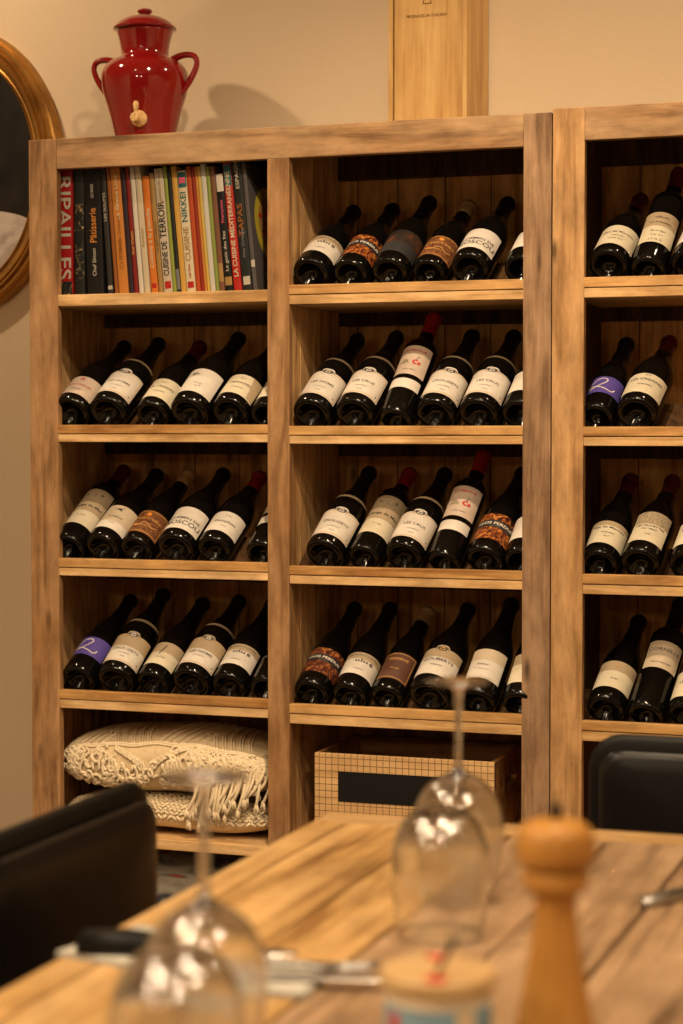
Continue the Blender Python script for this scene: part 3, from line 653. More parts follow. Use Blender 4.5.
for (x, th, H, lean, cov, texts, bands, desc) in BOOKS:
    root = empty('cookbook', (x, 3.962, 1.5525), desc + ', top shelf', 'book', 'cookbooks on the top shelf', rot=(0, -R(lean), 0))
    # lift so the lower corner touches the shelf
    root.location.z += th / 2 * math.sin(R(lean)); dpt = .205 + .02 * (th * 1000 % 3) / 3
    t = th / 2 - .0003; cb = min(.0022, th * .16)
    bm = bmesh.new()
    box(bm, -t, -t + cb, .002, dpt, 0, H, .0005); box(bm, t - cb, t, .002, dpt, 0, H, .0005)
    # rounded spine
    n = 8; pr = []
    for i in range(n + 1):
        a = math.pi * i / n; pr.append((-t * math.cos(a), .003 - .0022 * math.sin(a)))
    inn = [(xx * .86, yy + .0022) for xx, yy in pr]
    lo = [[bm.verts.new((xx, yy, zz)) for xx, yy in pr] for zz in (0, H)]; li = [[bm.verts.new((xx, yy, zz)) for xx, yy in inn] for zz in (0, H)]
    for i in range(n):
        bm.faces.new((lo[0][i], lo[0][i + 1], lo[1][i + 1], lo[1][i])); bm.faces.new((li[0][i + 1], li[0][i], li[1][i], li[1][i + 1]))
        bm.faces.new((lo[1][i], lo[1][i + 1], li[1][i + 1], li[1][i])); bm.faces.new((lo[0][i + 1], lo[0][i], li[0][i], li[0][i + 1]))
    cvr = auto_smooth(finish('cover', bm, BM[cov], root))
    bm = bmesh.new(); box(bm, -t + cb, t - cb, .0032, dpt - .004, .003, H - .003, 0); finish('pages', bm, BM['pages'], root)
    def onsp(xx, zz, lift=.0007):   # point on the rounded spine
        c = max(-1, min(1, xx / t)); return (xx, .003 - .0022 * math.sqrt(1 - c * c) - lift, zz)
    if bands:
        for bi_, (k, a, b) in enumerate(bands):
            bm = bmesh.new(); w = t * (.93 if k not in ('scarlet', 'silver', 'pink') or th < .014 else .72)
            g = [[bm.verts.new(onsp(-w + 2 * w * i / 8, zz, .0002 + .0001 * bi_)) for i in range(9)] for zz in (a, b)]
            for i in range(8): bm.faces.new((g[0][i], g[0][i + 1], g[1][i + 1], g[1][i]))
            finish('spine_panel', bm, BM[k], cvr, recalc=False)
    if texts:
        bm = bmesh.new(); mats = []
        for (s, size, zc, k, upw) in texts:
            mats.append(BM[k]); mi_ = len(mats) - 1
            sz = min(size * 1.12, th * 1.15)
            lim = .225 if s in ('RIPAILLES', 'LA CUISINE MÉDITERRANÉENNE') else {'TERROIR': .080, 'CUISINE DE': .074, 'CUISINE': .074, 'NIKKEI': .064, 'Pâtisserie': .075, 'Luiz Hara': .030, 'Chef Simon': .06, 'LES BASES': .03}.get(s, .13)
            sx = min(1.45, lim / (text_width(s) * sz))
            if upw: fn = lambda u, v: onsp(-v, zc + u)
            else: fn = lambda u, v: onsp(v, zc - u)
            add_text(bm, s, sz, fn, mi_, sx=sx)
        finish('spine_title', bm, mats, cvr, recalc=False)
    if cov == 'smoke':  # cover picture on the outer face: a yellow plate with chillies
        bm = bmesh.new(); X = t + .0004
        def dsc(cy, cz, ra, mi_, sq=1, lift=0, n=32):
            bm.faces.new([bm.verts.new((X + lift, cy + ra * math.cos(2 * math.pi * i / n), cz + ra * sq * math.sin(2 * math.pi * i / n))) for i in range(n)]).material_index = mi_
        dsc(.105, .150, .080, 0); dsc(.105, .150, .058, 1, 1, .0003)
        for cy, cz in ((.06, .165), (.075, .13), (.10, .175), (.12, .14), (.09, .15), (.14, .17)): dsc(cy, cz, .011, 2, .5, .0006, 12)
        finish('cover_picture', bm, [BM['yellowplate'], BM['ochre'], BM['scarlet']], cvr, recalc=False)

# ------------------------------------------------------------------ red glazed urn
M['glaze'] = plain('red_glaze', (.20, .004, .005), .09, 0, .5, .5)
ux, uy, uz = -1.897, 4.13, 1.8905
urn = empty('ceramic_urn', (ux, uy, uz), 'glossy red ceramic urn with two loop handles and cork tap, on the bookcase', 'urn')
outer = spline([(.064, 0), (.066, .012), (.070, .036), (.082, .085), (.094, .125), (.0985, .155), (.094, .178), (.078, .196), (.058, .206), (.0535, .215), (.0545, .228), (.058, .245), (.0625, .262)], 4)
prof = [(0, .004), (.05, .004), (.056, 0)] + outer + [(.0635, .265), (.062, .267), (.056, .262), (.050, .24), (.046, .215), (.075, .19), (.088, .155), (.06, .03), (0, .02)]
bm = bmesh.new(); lathe(bm, prof, 64); finish('urn_body', bm, M['glaze'], urn, True)
bm = bmesh.new()
lathe(bm, [(0, .262), (.058, .262), (.0625, .2675), (.0705, .269), (.0715, .2725), (.069, .275)] + spline([(.069, .275), (.058, .286), (.040, .296), (.020, .301), (.012, .303)], 4)[1:] + [(.0115, .305)] + spline([(.0115, .305), (.0165, .309), (.0165, .313), (.011, .3165), (0, .317)], 3)[1:], 56)
lid = finish('urn_lid', bm, M['glaze'], urn, True)
for s in (-1, 1):
    # strap handle rising from the neck, looping out and down to the shoulder
    path = spline([(s * .066, 0, .196), (s * .080, 0, .203), (s * .100, 0, .207), (s * .120, 0, .203), (s * .127, 0, .188), (s * .122, 0, .170), (s * .112, 0, .152), (s * .100, 0, .136), (s * .088, 0, .122)], 5)
    bm = bmesh.new(); n = len(path); tube(bm, path, [.0062 + .0022 * abs(2 * i / (n - 1) - 1) for i in range(n)], 12)
    finish('handle', bm, M['glaze'], urn, True)
tapx, tapz = .020, .056
bm = bmesh.new()
ra = .0765
base = Matrix.Translation((tapx, -math.sqrt(ra ** 2 - tapx ** 2) + .001, tapz)) @ Matrix.Rotation(R(90), 4, 'X') @ Matrix.Rotation(0, 4, 'Z')
lathe(bm, [(0, 0), (.0185, 0), (.0185, .004), (.0165, .007), (.0125, .0085), (.0105, .014), (.0105, .028), (.009, .030), (0, .030)], 28, base)
tap = finish('cork_tap', bm, M['cork'], urn, True); auto_smooth(tap, 50)
bm = bmesh.new(); lathe(bm, [(0, -.012), (.0045, -.012), (.0055, .004), (.0045, .012), (.0055, .020), (.0065, .030), (.0045, .036), (0, .037)], 16, base @ Matrix.Translation((0, 0, .020)) @ Matrix.Rotation(R(-90), 4, 'X'))
finish('tap_key', bm, M['cork'], tap, True)

urn.scale = (1, 1, .985)
# ------------------------------------------------------------------ tall pine wine box on top
X0, X1, Y0, Y1, Z0, Z1 = -1.318, -1.143, 4.118, 4.296, 1.8975, 2.42
Z0 = 1.8905
wb = empty('wine_box', ((X0 + X1) / 2, (Y0 + Y1) / 2, Z0), 'tall pale pine wine box with small burned print, standing on the bookcase', 'wooden box')
wbox('side_board', X0, X0 + .010, Y0, Y1, Z0, Z1, M['pine'], wb); wbox('side_board', X1 - .010, X1, Y0, Y1, Z0, Z1, M['pine'], wb)
wbox('back_board', X0 + .0101, X1 - .0101, Y1 - .009, Y1, Z0, Z1, M['pine'], wb)
wbox('end_board', X0 + .0101, X1 - .0101, Y0 + .012, Y1 - .0091, Z0, Z0 + .009, M['pine'], wb); wbox('end_board', X0 + .0101, X1 - .0101, Y0 + .012, Y1 - .0091, Z1 - .009, Z1, M['pine'], wb)
ld = wbox('sliding_lid', X0 + .0125, X1 - .0105, Y0 + .003, Y0 + .0115, Z0, Z1, M['pine'], wb)
M['burn'] = plain('burned_print', (.10, .045, .015), .7, 0, 0, .1)
bm = bmesh.new(); yy = Y0 + .0026; cx = -1.2335
wd = text_width('PRODUCED IN TUSCANY') * .0098
add_text(bm, 'PRODUCED IN TUSCANY', .0086, lambda u, v: (cx + .001 + u, yy, 2.141 + v), 0, sx=.104 / wd * 1.0)
def poly(pts):
    bm.faces.new([bm.verts.new((cx + .002 + a, yy, b)) for a, b in pts])
z = 2.166
poly([(-.010, z), (.010, z), (.010, z + .0018), (-.010, z + .0018)]); poly([(-.010, z), (-.0082, z), (-.0055, z + .014), (-.0072, z + .014)])
poly([(.0082, z), (.010, z), (.0072, z + .014), (.0055, z + .014)]); poly([(-.0075, z + .014), (.0075, z + .014), (.0075, z + .0165), (-.0075, z + .0165)])
poly([(-.0048, z + .0165), (.0048, z + .0165), (.0038, z + .060), (-.0038, z + .060)]); poly([(-.008, z + .060), (.008, z + .060), (.006, z + .072), (-.006, z + .072)])
bm2 = wpart('burned_mark', bm, M['burn'], wb, recalc=False); bm2.parent = ld; bm2.location = (0, 0, 0)

# ------------------------------------------------------------------ oval portrait in a gilt frame
gm_, nt, b = new_mat('gilt'); N = nt.nodes; L = nt.links
tc = N.new('ShaderNodeTexCoord'); nn = N.new('ShaderNodeTexNoise'); nn.inputs['Scale'].default_value = 9; nn.inputs['Detail'].default_value = 6
rr = N.new('ShaderNodeValToRGB'); rr.color_ramp.elements[0].position = .35; rr.color_ramp.elements[1].position = .65
rr.color_ramp.elements[0].color = (.27, .13, .03, 1); rr.color_ramp.elements[1].color = (.50, .27, .065, 1)
L.new(tc.outputs['Object'], nn.inputs['Vector']); L.new(nn.outputs['Fac'], rr.inputs['Fac']); L.new(rr.outputs['Color'], b.inputs['Base Color'])
b.inputs['Metallic'].default_value = .75; b.inputs['Roughness'].default_value = .38
mx_, mz_ = -2.473, 1.880; ai, bi, ao, bo = .208, .280, .288, .350
por = empty('oval_portrait', (mx_, 4.29, mz_), 'oval dark portrait painting in a moulded gilt frame, on the wall left of bookcase', 'picture')
pf = [(0.0, .0), (0.0, .010), (.03, .016), (.07, .018), (.10, .012), (.14, .011), (.18, .018), (.30, .028), (.42, .032), (.46, .026), (.50, .030), (.58, .044), (.64, .046), (.68, .036), (.72, .034), (.76, .042), (.82, .043), (.86, .030), (.90, .028), (.94, .030), (1, .020), (1, 0)]
bm = bmesh.new(); n = 128; rings = []
for k in range(n):
    a = 2 * math.pi * k / n
    rings.append([bm.verts.new(((ai + (ao - ai) * q) * math.cos(a), 4.3045 - 4.29 - h, (bi + (bo - bi) * q) * math.sin(a))) for q, h in pf])
for k in range(n):
    A, B = rings[k], rings[(k + 1) % n]
    for j in range(len(pf)): bm.faces.new((A[j], A[(j + 1) % len(pf)], B[(j + 1) % len(pf)], B[j]))
auto_smooth(finish('gilt_frame', bm, gm_, por), 50)
M['canvas'] = blotch('dark_canvas', [(.005, .0035, .0025), (.009, .006, .004), (.015, .010, .007)], 6, .7)
M['shirt'] = blotch('painted_cloth', [(.30, .25, .22), (.42, .36, .32), (.50, .43, .38)], 8, .6)
M['skin'] = blotch('painted_skin', [(.22, .15, .10), (.32, .22, .15), (.40, .28, .19)], 8, .6)
bm = bmesh.new(); c = bm.verts.new((0, .006, 0)); ring = [bm.verts.new(((ai + .004) * math.cos(2 * math.pi * k / 96), .006, (bi + .004) * math.sin(2 * math.pi * k / 96))) for k in range(96)]
for k in range(96): bm.faces.new((c, ring[k], ring[(k + 1) % 96]))
cv = finish('canvas', bm, M['canvas'], por, recalc=False)
bm = bmesh.new()
def inell(x, z): 
    k = math.hypot(x / (ai + .002), z / (bi + .002)); return (x, z) if k <= 1 else (x / k, z / k)
top = spline([(-.206, -.13), (-.17, -.11), (-.12, -.10), (-.05, -.125), (0, -.135), (.05, -.128), (.10, -.098), (.15, -.103), (.18, -.112), (.206, -.125)], 5)
g = [[], []]
for (x, z) in top:
    xx, zz = inell(x, z); g[0].append(bm.verts.new((xx, .0052, zz)))
    zb = -(bi + .002) * math.sqrt(max(0, 1 - (xx / (ai + .003)) ** 2)); g[1].append(bm.verts.new((xx, .0052, min(zb, zz - .001))))
for i in range(len(top) - 1): bm.faces.new((g[0][i], g[0][i + 1], g[1][i + 1], g[1][i]))
finish('painted_shirt', bm, M['shirt'], cv, recalc=False)
bm = bmesh.new(); n = 40
bm.faces.new([bm.verts.new((-.01 + .082 * math.cos(2 * math.pi * i / n), .0048, .055 + .112 * math.sin(2 * math.pi * i / n))) for i in range(n)])
bm.faces.new([bm.verts.new((a, .0050, b_)) for a, b_ in ((-.045, -.14), (.03, -.14), (.028, -.02), (-.045, -.02))])
finish('painted_head', bm, M['skin'], cv, recalc=False)

# ------------------------------------------------------------------ crate on the bottom shelf, middle column
CX0, CX1, CY0, CY1, CZ0, CZ1 = -1.4285, -1.034, 3.955, 4.235, .3665, .571
cm, nt, b = new_mat('gridded_crate_front'); N = nt.nodes; L = nt.links
tc = N.new('ShaderNodeTexCoord'); sp = N.new('ShaderNodeSeparateXYZ'); L.new(tc.outputs['Object'], sp.inputs[0])
def line(axis, period, off, w):
    a = N.new('ShaderNodeMath'); a.operation = 'ADD'; a.inputs[1].default_value = off + 100 * period; L.new(sp.outputs[axis], a.inputs[0])
    md = N.new('ShaderNodeMath'); md.operation = 'MODULO'; md.inputs[1].default_value = period; L.new(a.outputs[0], md.inputs[0])
    lt = N.new('ShaderNodeMath'); lt.operation = 'LESS_THAN'; lt.inputs[1].default_value = w; L.new(md.outputs[0], lt.inputs[0]); return lt
a1 = line('X', .0142, .003, .0016); a2 = line('Z', .0142, .004, .0016)
mxx = N.new('ShaderNodeMath'); mxx.operation = 'MAXIMUM'; L.new(a1.outputs[0], mxx.inputs[0]); L.new(a2.outputs[0], mxx.inputs[1])
nz = N.new('ShaderNodeTexNoise'); nz.inputs['Scale'].default_value = 14; mp = N.new('ShaderNodeMapping'); mp.inputs['Scale'].default_value = (.3, 1, 3)
L.new(tc.outputs['Object'], mp.inputs[0]); L.new(mp.outputs[0], nz.inputs['Vector'])
rp = N.new('ShaderNodeValToRGB'); rp.color_ramp.elements[0].color = (.46, .27, .11, 1); rp.color_ramp.elements[1].color = (.66, .43, .20, 1)
rp.color_ramp.elements[0].position = .3; rp.color_ramp.elements[1].position = .7; L.new(nz.outputs['Fac'], rp.inputs['Fac'])
mm = N.new('ShaderNodeMix'); mm.data_type = 'RGBA'; L.new(mxx.outputs[0], mm.inputs['Factor']); L.new(rp.outputs['Color'], mm.inputs['A']); mm.inputs['B'].default_value = (.16, .085, .035, 1)
L.new(mm.outputs['Result'], b.inputs['Base Color']); b.inputs['Roughness'].default_value = .6
crate = empty('storage_crate', ((CX0 + CX1) / 2, (CY0 + CY1) / 2, CZ0), 'wooden crate with grid-scored front and black name plate, bottom shelf', 'crate')
fr = wbox('front_board', CX0, CX1, CY0, CY0 + .011, CZ0, CZ1, cm, crate)
for (a, b_) in ((CX0, CX0 + .011), (CX1 - .011, CX1)):
    # side boards with an oval hand-hold
    bm = bmesh.new(); ya, yb = CY0 + .0112, CY1 - .0112; yc, zc, hy, hz = (ya + yb) / 2, CZ1 - .055, .045, .014
    n = 32; outp = []; inp = []
    for i in range(n):
        an = 2 * math.pi * i / n + math.pi / 4; c_, s_ = math.cos(an), math.sin(an); k = 1 / max(abs(c_), abs(s_))
        outp.append(((ya + yb) / 2 + c_ * k * (yb - ya) / 2, (CZ0 + CZ1) / 2 + s_ * k * (CZ1 - CZ0) / 2)); inp.append((yc + hy * c_, zc + hz * s_))
    V = {}
    for nm_, pp in (('o', outp), ('i', inp)):
        for sd, xx in ((0, a), (1, b_)): V[nm_, sd] = [bm.verts.new((xx, p[0], p[1])) for p in pp]
    for i in range(n):
        j = (i + 1) % n
        bm.faces.new((V['o', 0][i], V['o', 0][j], V['i', 0][j], V['i', 0][i])); bm.faces.new((V['o', 1][j], V['o', 1][i], V['i', 1][i], V['i', 1][j]))
        bm.faces.new((V['o', 0][j], V['o', 0][i], V['o', 1][i], V['o', 1][j])); bm.faces.new((V['i', 0][i], V['i', 0][j], V['i', 1][j], V['i', 1][i]))
    wpart('side_board', bm, M['crate_in'], crate)
wbox('back_board', CX0, CX1, CY1 - .011, CY1, CZ0, CZ1 - .0005, M['crate_in'], crate)
wbox('base_board', CX0 + .0112, CX1 - .0112, CY0 + .0112, CY1 - .0112, CZ0, CZ0 + .008, M['crate_in'], crate)
M['chalk'] = plain('blackboard_plate', (.008, .007, .007), .7, 0, 0, .15)
pl = wbox('name_plate', -1.375, -1.113, CY0 - .002, CY0 - .0002, .4705, .5345, M['chalk'], crate, .0006)

# ------------------------------------------------------------------ cushions with knotted cord
M['linen'] = blotch('cushion_linen', [(.58, .45, .28), (.66, .52, .33), (.72, .58, .38)], 30, .9)
M['cord'] = blotch('cotton_cord', [(.66, .54, .36), (.76, .64, .45), (.82, .70, .50)], 200, .9)
def cushion(zc, xc, hw, yc, a, bz, label, seed, mode):
    root = empty('macrame_cushion', (xc, yc, zc - bz), label, 'cushion', 'corded cushions stacked on the shelf')
    rd = random.Random(seed)
    def P(u, th, lift=0):
        k = max(0, 1 - abs(u) ** 3.2) ** .42
        aa = a * (.55 + .45 * k); bb = bz * (.10 + .90 * k)
        c, s = math.cos(th), math.sin(th)
        e = .72
        cy = (abs(c) ** e) * (1 if c > 0 else -1); sz = (abs(s) ** e) * (1 if s > 0 else -1)
        wob = .006 * math.sin(5 * u + seed) * k
        droop = -.012 * max(0, (u - .4)) * 1.5 - .02 * max(0, -u - .55)
        return (xc + u * hw + lift * .0 , yc - (aa + lift) * cy, zc + (bb + lift) * sz + wob * .6 + droop * (s > -.2) * .6)
    bm = bmesh.new(); nu, nt_ = 40, 36
    g = [[bm.verts.new(P(-1 + 2 * i / nu, 2 * math.pi * j / nt_)) for j in range(nt_)] for i in range(nu + 1)]
    for i in range(nu):
        for j in range(nt_): bm.faces.new((g[i][j], g[i][(j + 1) % nt_], g[i + 1][(j + 1) % nt_], g[i + 1][j]))
    bm.faces.new(g[0]); bm.faces.new(g[-1][::-1])
    wpart('cushion_pad', bm, M['linen'], root, True)
    bm = bmesh.new()
    dd = R(1)
    def cordp(pts, r=.0022, lift=.0018, n=3):
        pts = spline(pts, n) if len(pts) > 2 else pts
        tube(bm, [P(max(-1, min(1, u)), th, lift + (q[0] if (q := rest) else 0)) for (u, th, *rest) in pts], r, 5)
    if mode == 'upper':
        # chevron rows across the top
        for k in range(26):
            u0 = -.95 + k * .075
            s = 1 if (k // 6) % 2 == 0 else -1
            pts = [(u0 + s * .16 * t / 5, R(33 + 67 * t / 5)) for t in range(6)]
            cordp(pts, .0024)
            cordp([(p[0] + .022, p[1]) for p in pts], .0024)
        for th in (30, 34): cordp([(-.92 + 1.84 * i / 30, R(th + 2 * math.sin(i))) for i in range(31)], .003, .002)
        # braided band edging the plain triangle
        for k in range(3):
            cordp([(-.42 + .30 * i / 12, R(26 - 30 * i / 12 + 4 * math.sin(i * 1.7 + k * 2))) for i in range(13)], .0028, .003)
            cordp([(-.10 + .36 * i / 14, R(-4 + 32 * i / 14 + 4 * math.sin(i * 1.7 + k * 2))) for i in range(15)], .0028, .003)
        # knotted loops: left field and lower strip, right field
        for k in range(210):
            u = rd.uniform(-.97, .97); th = rd.uniform(-26, 24)
            if -.50 < u < .14 and th > -8 + abs(u + .18) * 45: continue
            ru = rd.uniform(.028, .055); rt = rd.uniform(6, 12); ph = rd.uniform(0, 6)
            pts = [(u + ru * math.cos(ph + q * 2 * math.pi / 9), R(th + rt * math.sin(ph + q * 2 * math.pi / 9))) for q in range(8)]
            tube(bm, [P(max(-1, min(1, p[0])), p[1], .002 + .004 * rd.random()) for p in spline(pts, 2)], rd.uniform(.0030, .0040), 6)
        for row in range(4):
            for k in range(2):
                cordp([(.25 + .7 * i / 30, R(-2 + row * 8 + 4.2 * math.sin(i * 1.9 + k * math.pi))) for i in range(31)], .0026, .0032)
    else:
        for row in range(9):
            for k in range(44):
                u = -.95 + k * .043 + (row % 2) * .02
                th = -2 + row * 7.5
                s = 1 if (k // 2 + row) % 2 else -1
                cordp([(u, R(th - 3 * s)), (u + .038, R(th + 3 * s))], .0032, .0024)
    wpart('macrame_cord', bm, M['cord'], root, True)
    if mode == 'upper':
        bm = bmesh.new()
        for k in range(26):
            u = .34 + .62 * k / 25; p = Vector(P(u, R(-22 + 22 * (k / 25) + 7 * math.sin(k * 1.7)), .006)); ln = .066 + .014 * math.sin(k * 2.3 + 1) - .026 * (k / 25)
            sway = rd.uniform(-.024, -.004)
            pts = [p + Vector((sway * t * t, -.010 * math.sin(t * 2.2) - .003, -ln * t)) for t in [i / 6 for i in range(7)]]
            tube(bm, spline(pts, 3), .0034, 6)
            e = pts[-1]
            for q in range(5):
                a_ = rd.uniform(-.007, .007); tube(bm, [e + Vector((0, 0, .004)), e + Vector((a_ * .6, rd.uniform(-.003, .002), -.008)), e + Vector((a_, rd.uniform(-.004, .002), -.018))], [.0032, .0026, .0014], 5)
        wpart('fringe', bm, M['cord'], root, True)
    return root
cushion(.5195, -1.79, .262, 4.105, .150, .0710, 'cream cushion with knotted cord and long fringe, upper of the stack', 1, 'upper')
cushion(.4085, -1.785, .262, 4.115, .148, .0400, 'cream cushion with basket-weave cord, under the fringed one', 2, 'lower')
# floral cushion on the lowest board
M['floral'] = blotch('floral_print', [(.02, .02, .03), (.04, .04, .05), (.16, .145, .12), (.24, .21, .17), (.10, .09, .08), (.26, .035, .02)], 8, .85, 1.5, 2, [.30, .40, .45, .56, .62, .66])
fc = empty('floral_cushion', (-1.78, 4.11, .09), 'dark speckled cushion with red flower print, lowest board of left column', 'cushion')
bm = bmesh.new()
nu, nt_ = 32, 32; g = []
for i in range(nu + 1):
    u = -1 + 2 * i / nu; k = max(0, 1 - abs(u) ** 3) ** .4; row = []
    for j in range(nt_):
        th = 2 * math.pi * j / nt_; c_, s_ = math.cos(th), math.sin(th)
        row.append(bm.verts.new((u * .255, -(.14 * (.5 + .5 * k)) * (abs(c_) ** .8) * (1 if c_ > 0 else -1), .112 + .112 * (.15 + .85 * k) * (abs(s_) ** .8) * (1 if s_ > 0 else -1))))
    g.append(row)
for i in range(nu):
    for j in range(nt_): bm.faces.new((g[i][j], g[i][(j + 1) % nt_], g[i + 1][(j + 1) % nt_], g[i + 1][j]))
bm.faces.new(g[0]); bm.faces.new(g[-1][::-1])
finish('cushion_pad', bm, M['floral'], fc, True)

# ------------------------------------------------------------------ dining table
TX0, TX1, TY0, TY1, TZ = -.868, .25, .72, 2.463, .75
tb = empty('dining_table', ((TX0 + TX1) / 2, (TY0 + TY1) / 2, 0), 'long reclaimed plank dining table in the foreground', 'table')
seams = [TX0, -.823, -.705, -.605, -.485, -.378, -.235, -.10, .06, TX1]
mk = ['table_gold', 'table_gold', 'table_gold', 'table_brown', 'table_brown', 'table_brown', 'table_brown', 'table_brown', 'table_brown']
for i, (a, b_) in enumerate(zip(seams, seams[1:])):
    g_ = .0012 if i in (1,) else .0022
    dz = [0, .0, -.0004, -.001, 0, -.0006, 0, -.001, 0][i]
    wbox('plank', a + (g_ if i else 0), b_ - g_, TY0, TY1 - .062, TZ - .034, TZ + dz, M[mk[i]], tb, .0028)
wbox('end_board', TX0, TX1, TY1 - .060, TY1, TZ - .034, TZ, M['table_end'], tb, .003)
for a, b_, c_, d_ in ((TX0 + .05, TX0 + .075, TY0 + .06, TY1 - .06), (TX1 - .075, TX1 - .05, TY0 + .06, TY1 - .06), (TX0 + .076, TX1 - .076, TY0 + .06, TY0 + .085), (TX0 + .076, TX1 - .076, TY1 - .085, TY1 - .06)):
    wbox('apron', a, b_, c_, d_, TZ - .11, TZ - .0345, M['table_brown'], tb, .002)
for lx in (TX0 + .076, TX1 - .146):
    for ly in (TY0 + .086, TY1 - .156): wbox('leg', lx, lx + .07, ly, ly + .07, 0, TZ - .035, M['table_brown'], tb, .003)

# ------------------------------------------------------------------ padded chairs
M['leather'] = plain('black_leather', (.006, .005, .005), .30, 0, 0, .28)
M['leather_edge'] = plain('black_piping', (.004, .004, .004), .45, 0, 0, .2)
M['blackmetal'] = plain('black_metal', (.012, .012, .012), .35, .8)
M['chrome'] = plain('chrome', (.6, .58, .55), .15, 1)
def rounded_slab(bm, w, h, r, y0, y1, puff=0, edge=.006, mtx=None, zb=0):
    """upright slab centred on x, z from zb to zb+h, corners rounded by r, front (y0) puffed out"""
    n = 8; out = []
    for (cx_, cz_, a0) in ((w / 2 - r, zb + h - r, 0), (-w / 2 + r, zb + h - r, 90), (-w / 2 + r, zb + r, 180), (w / 2 - r, zb + r, 270)):
        for i in range(n + 1):
            a_ = R(a0 + 90 * i / n); out.append((cx_ + r * math.cos(a_), cz_ + r * math.sin(a_)))
    cxm, czm = 0, zb + h / 2
    def ring(sc_in, y):
        pts = []
        for (x_, z_) in out:
            dx, dz = x_ - cxm, z_ - czm
            pts.append(bm.verts.new(((abs(dx) - sc_in if abs(dx) > sc_in else 0) * (1 if dx > 0 else -1), y, czm + (abs(dz) - sc_in if abs(dz) > sc_in else 0) * (1 if dz > 0 else -1))))
        return pts
    lay = [ring(edge, y1), ring(edge * .3, y1 - edge * .4), ring(0, y1 - edge), ring(0, y0 + edge), ring(edge * .3, y0 + edge * .35), ring(edge, y0)]
    m = min(w, h) / 2
    for q in (.15, .35, .6, .85): lay.append(ring(edge + (m - edge) * q, y0 - puff * math.sin(q * math.pi / 2)))
    for A, B in zip(lay, lay[1:]):
        for i in range(len(A)): bm.faces.new((A[i], A[(i + 1) % len(A)], B[(i + 1) % len(A)], B[i]))
    bm.faces.new(lay[0]); bm.faces.new(lay[-1][::-1])
    bmesh.ops.remove_doubles(bm, verts=bm.verts[:], dist=1e-6)
    if mtx is not None:
        for v in bm.verts: v.co = mtx @ v.co
def chair(loc, rz, label):
    """front of the backrest faces local -Y; origin on the floor below the backrest"""
    root = empty('dining_chair', loc, label, 'chair', 'black padded chairs at the table', rot=(0, 0, rz))
    bm = bmesh.new(); rounded_slab(bm, .46, .35, .050, .004, .026, 0, .008, zb=.47); bk_ = auto_smooth(finish('backrest', bm, M['leather_edge'], root), 50)
    bm = bmesh.new(); rounded_slab(bm, .425, .312, .035, -.014, .0035, .012, .009, zb=.4875); auto_smooth(finish('backrest_pad', bm, M['leather'], bk_), 60)
    bm = bmesh.new(); rounded_slab(bm, .46, .44, .05, -.05, 0, .010, .014, mtx=Matrix.Translation((0, .0, .425)) @ Matrix.Rotation(R(-90), 4, 'X') @ Matrix.Scale(-1, 4, (0, 0, 1)) , zb=.005)
    zs = [v.co.z for v in bm.verts]; ysx = [v.co.y for v in bm.verts]
    dy = -.012 - max(ysx); dz = .475 - max(zs)
    for v in bm.verts: v.co.y += dy; v.co.z += dz
    auto_smooth(finish('seat', bm, M['leather'], root), 60)
    for sx in (-1, 1):
        bm = bmesh.new(); tube(bm, spline([(sx * .19, -.43, .415), (sx * .20, -.44, .2), (sx * .21, -.45, 0)], 4), .011, 10); finish('leg', bm, M['blackmetal'], root, True)
        bm = bmesh.new(); tube(bm, spline([(sx * .19, .036, .70), (sx * .19, .040, .50), (sx * .20, .030, .35), (sx * .21, .050, 0)], 4), .010, 10); finish('leg', bm, M['blackmetal'], root, True)
        bm = bmesh.new(); tube(bm, [(sx * .19, .036, .414), (sx * .19, -.43, .414)], .008, 8); finish('seat_rail', bm, M['blackmetal'], root, True)
    return root
chair((-1.03, 2.035, 0), R(90), 'black padded dining chair tucked in at the left side of table')
chair((-.363, 2.79, 0), 0, 'black padded dining chair at the far end of table')

# ------------------------------------------------------------------ upturned glasses
gl, nt, b = new_mat('clear_glass')
b.inputs['Base Color'].default_value = (.98, .98, .97, 1); b.inputs['Roughness'].default_value = .09; b.inputs['Transmission Weight'].default_value = 1; b.inputs['IOR'].default_value = 1.85
def wine_glass(x, y, label, s=1):
    root = empty('wine_glass', (x, y, TZ), label, 'wine glass', 'upturned wine glasses on the table')
    o_ = spline([(.0355, .0006), (.040, .018), (.0455, .045), (.0490, .072), (.0465, .098), (.036, .120), (.020, .133), (.009, .138), (.0052, .143)], 5)
    i_ = spline([(.0343, .0006), (.0388, .018), (.0443, .045), (.0477, .072), (.0452, .097), (.0345, .118), (.018, .130), (.007, .1335), (0, .134)], 5)
    bm = bmesh.new(); lathe(bm, i_[::-1] + [(.0349, 0)] + o_ + [(0, .143)], 64); finish('bowl', bm, gl, root, True)
    bm = bmesh.new(); lathe(bm, [(0, .1432)] + spline([(.0051, .1432), (.0042, .155), (.0036, .18), (.0040, .21), (.0052, .2245)], 4) + [(0, .2245)], 24); finish('stem', bm, gl, root, True)
    bm = bmesh.new(); lathe(bm, [(0, .2247)] + spline([(.0053, .2247), (.009, .2285), (.020, .2315), (.033, .2335)], 4) + [(.0352, .2345), (.0345, .2358), (.02, .2362), (0, .2364)], 56); finish('foot', bm, gl, root, True)
    root.scale = (s, s, s)
    return root
wine_glass(-.573, 2.038, 'upturned stemmed wine glass at table centre, behind the pepper mill')
wine_glass(-.599, 1.407, 'upturned stemmed wine glass beside napkin, near left of table')
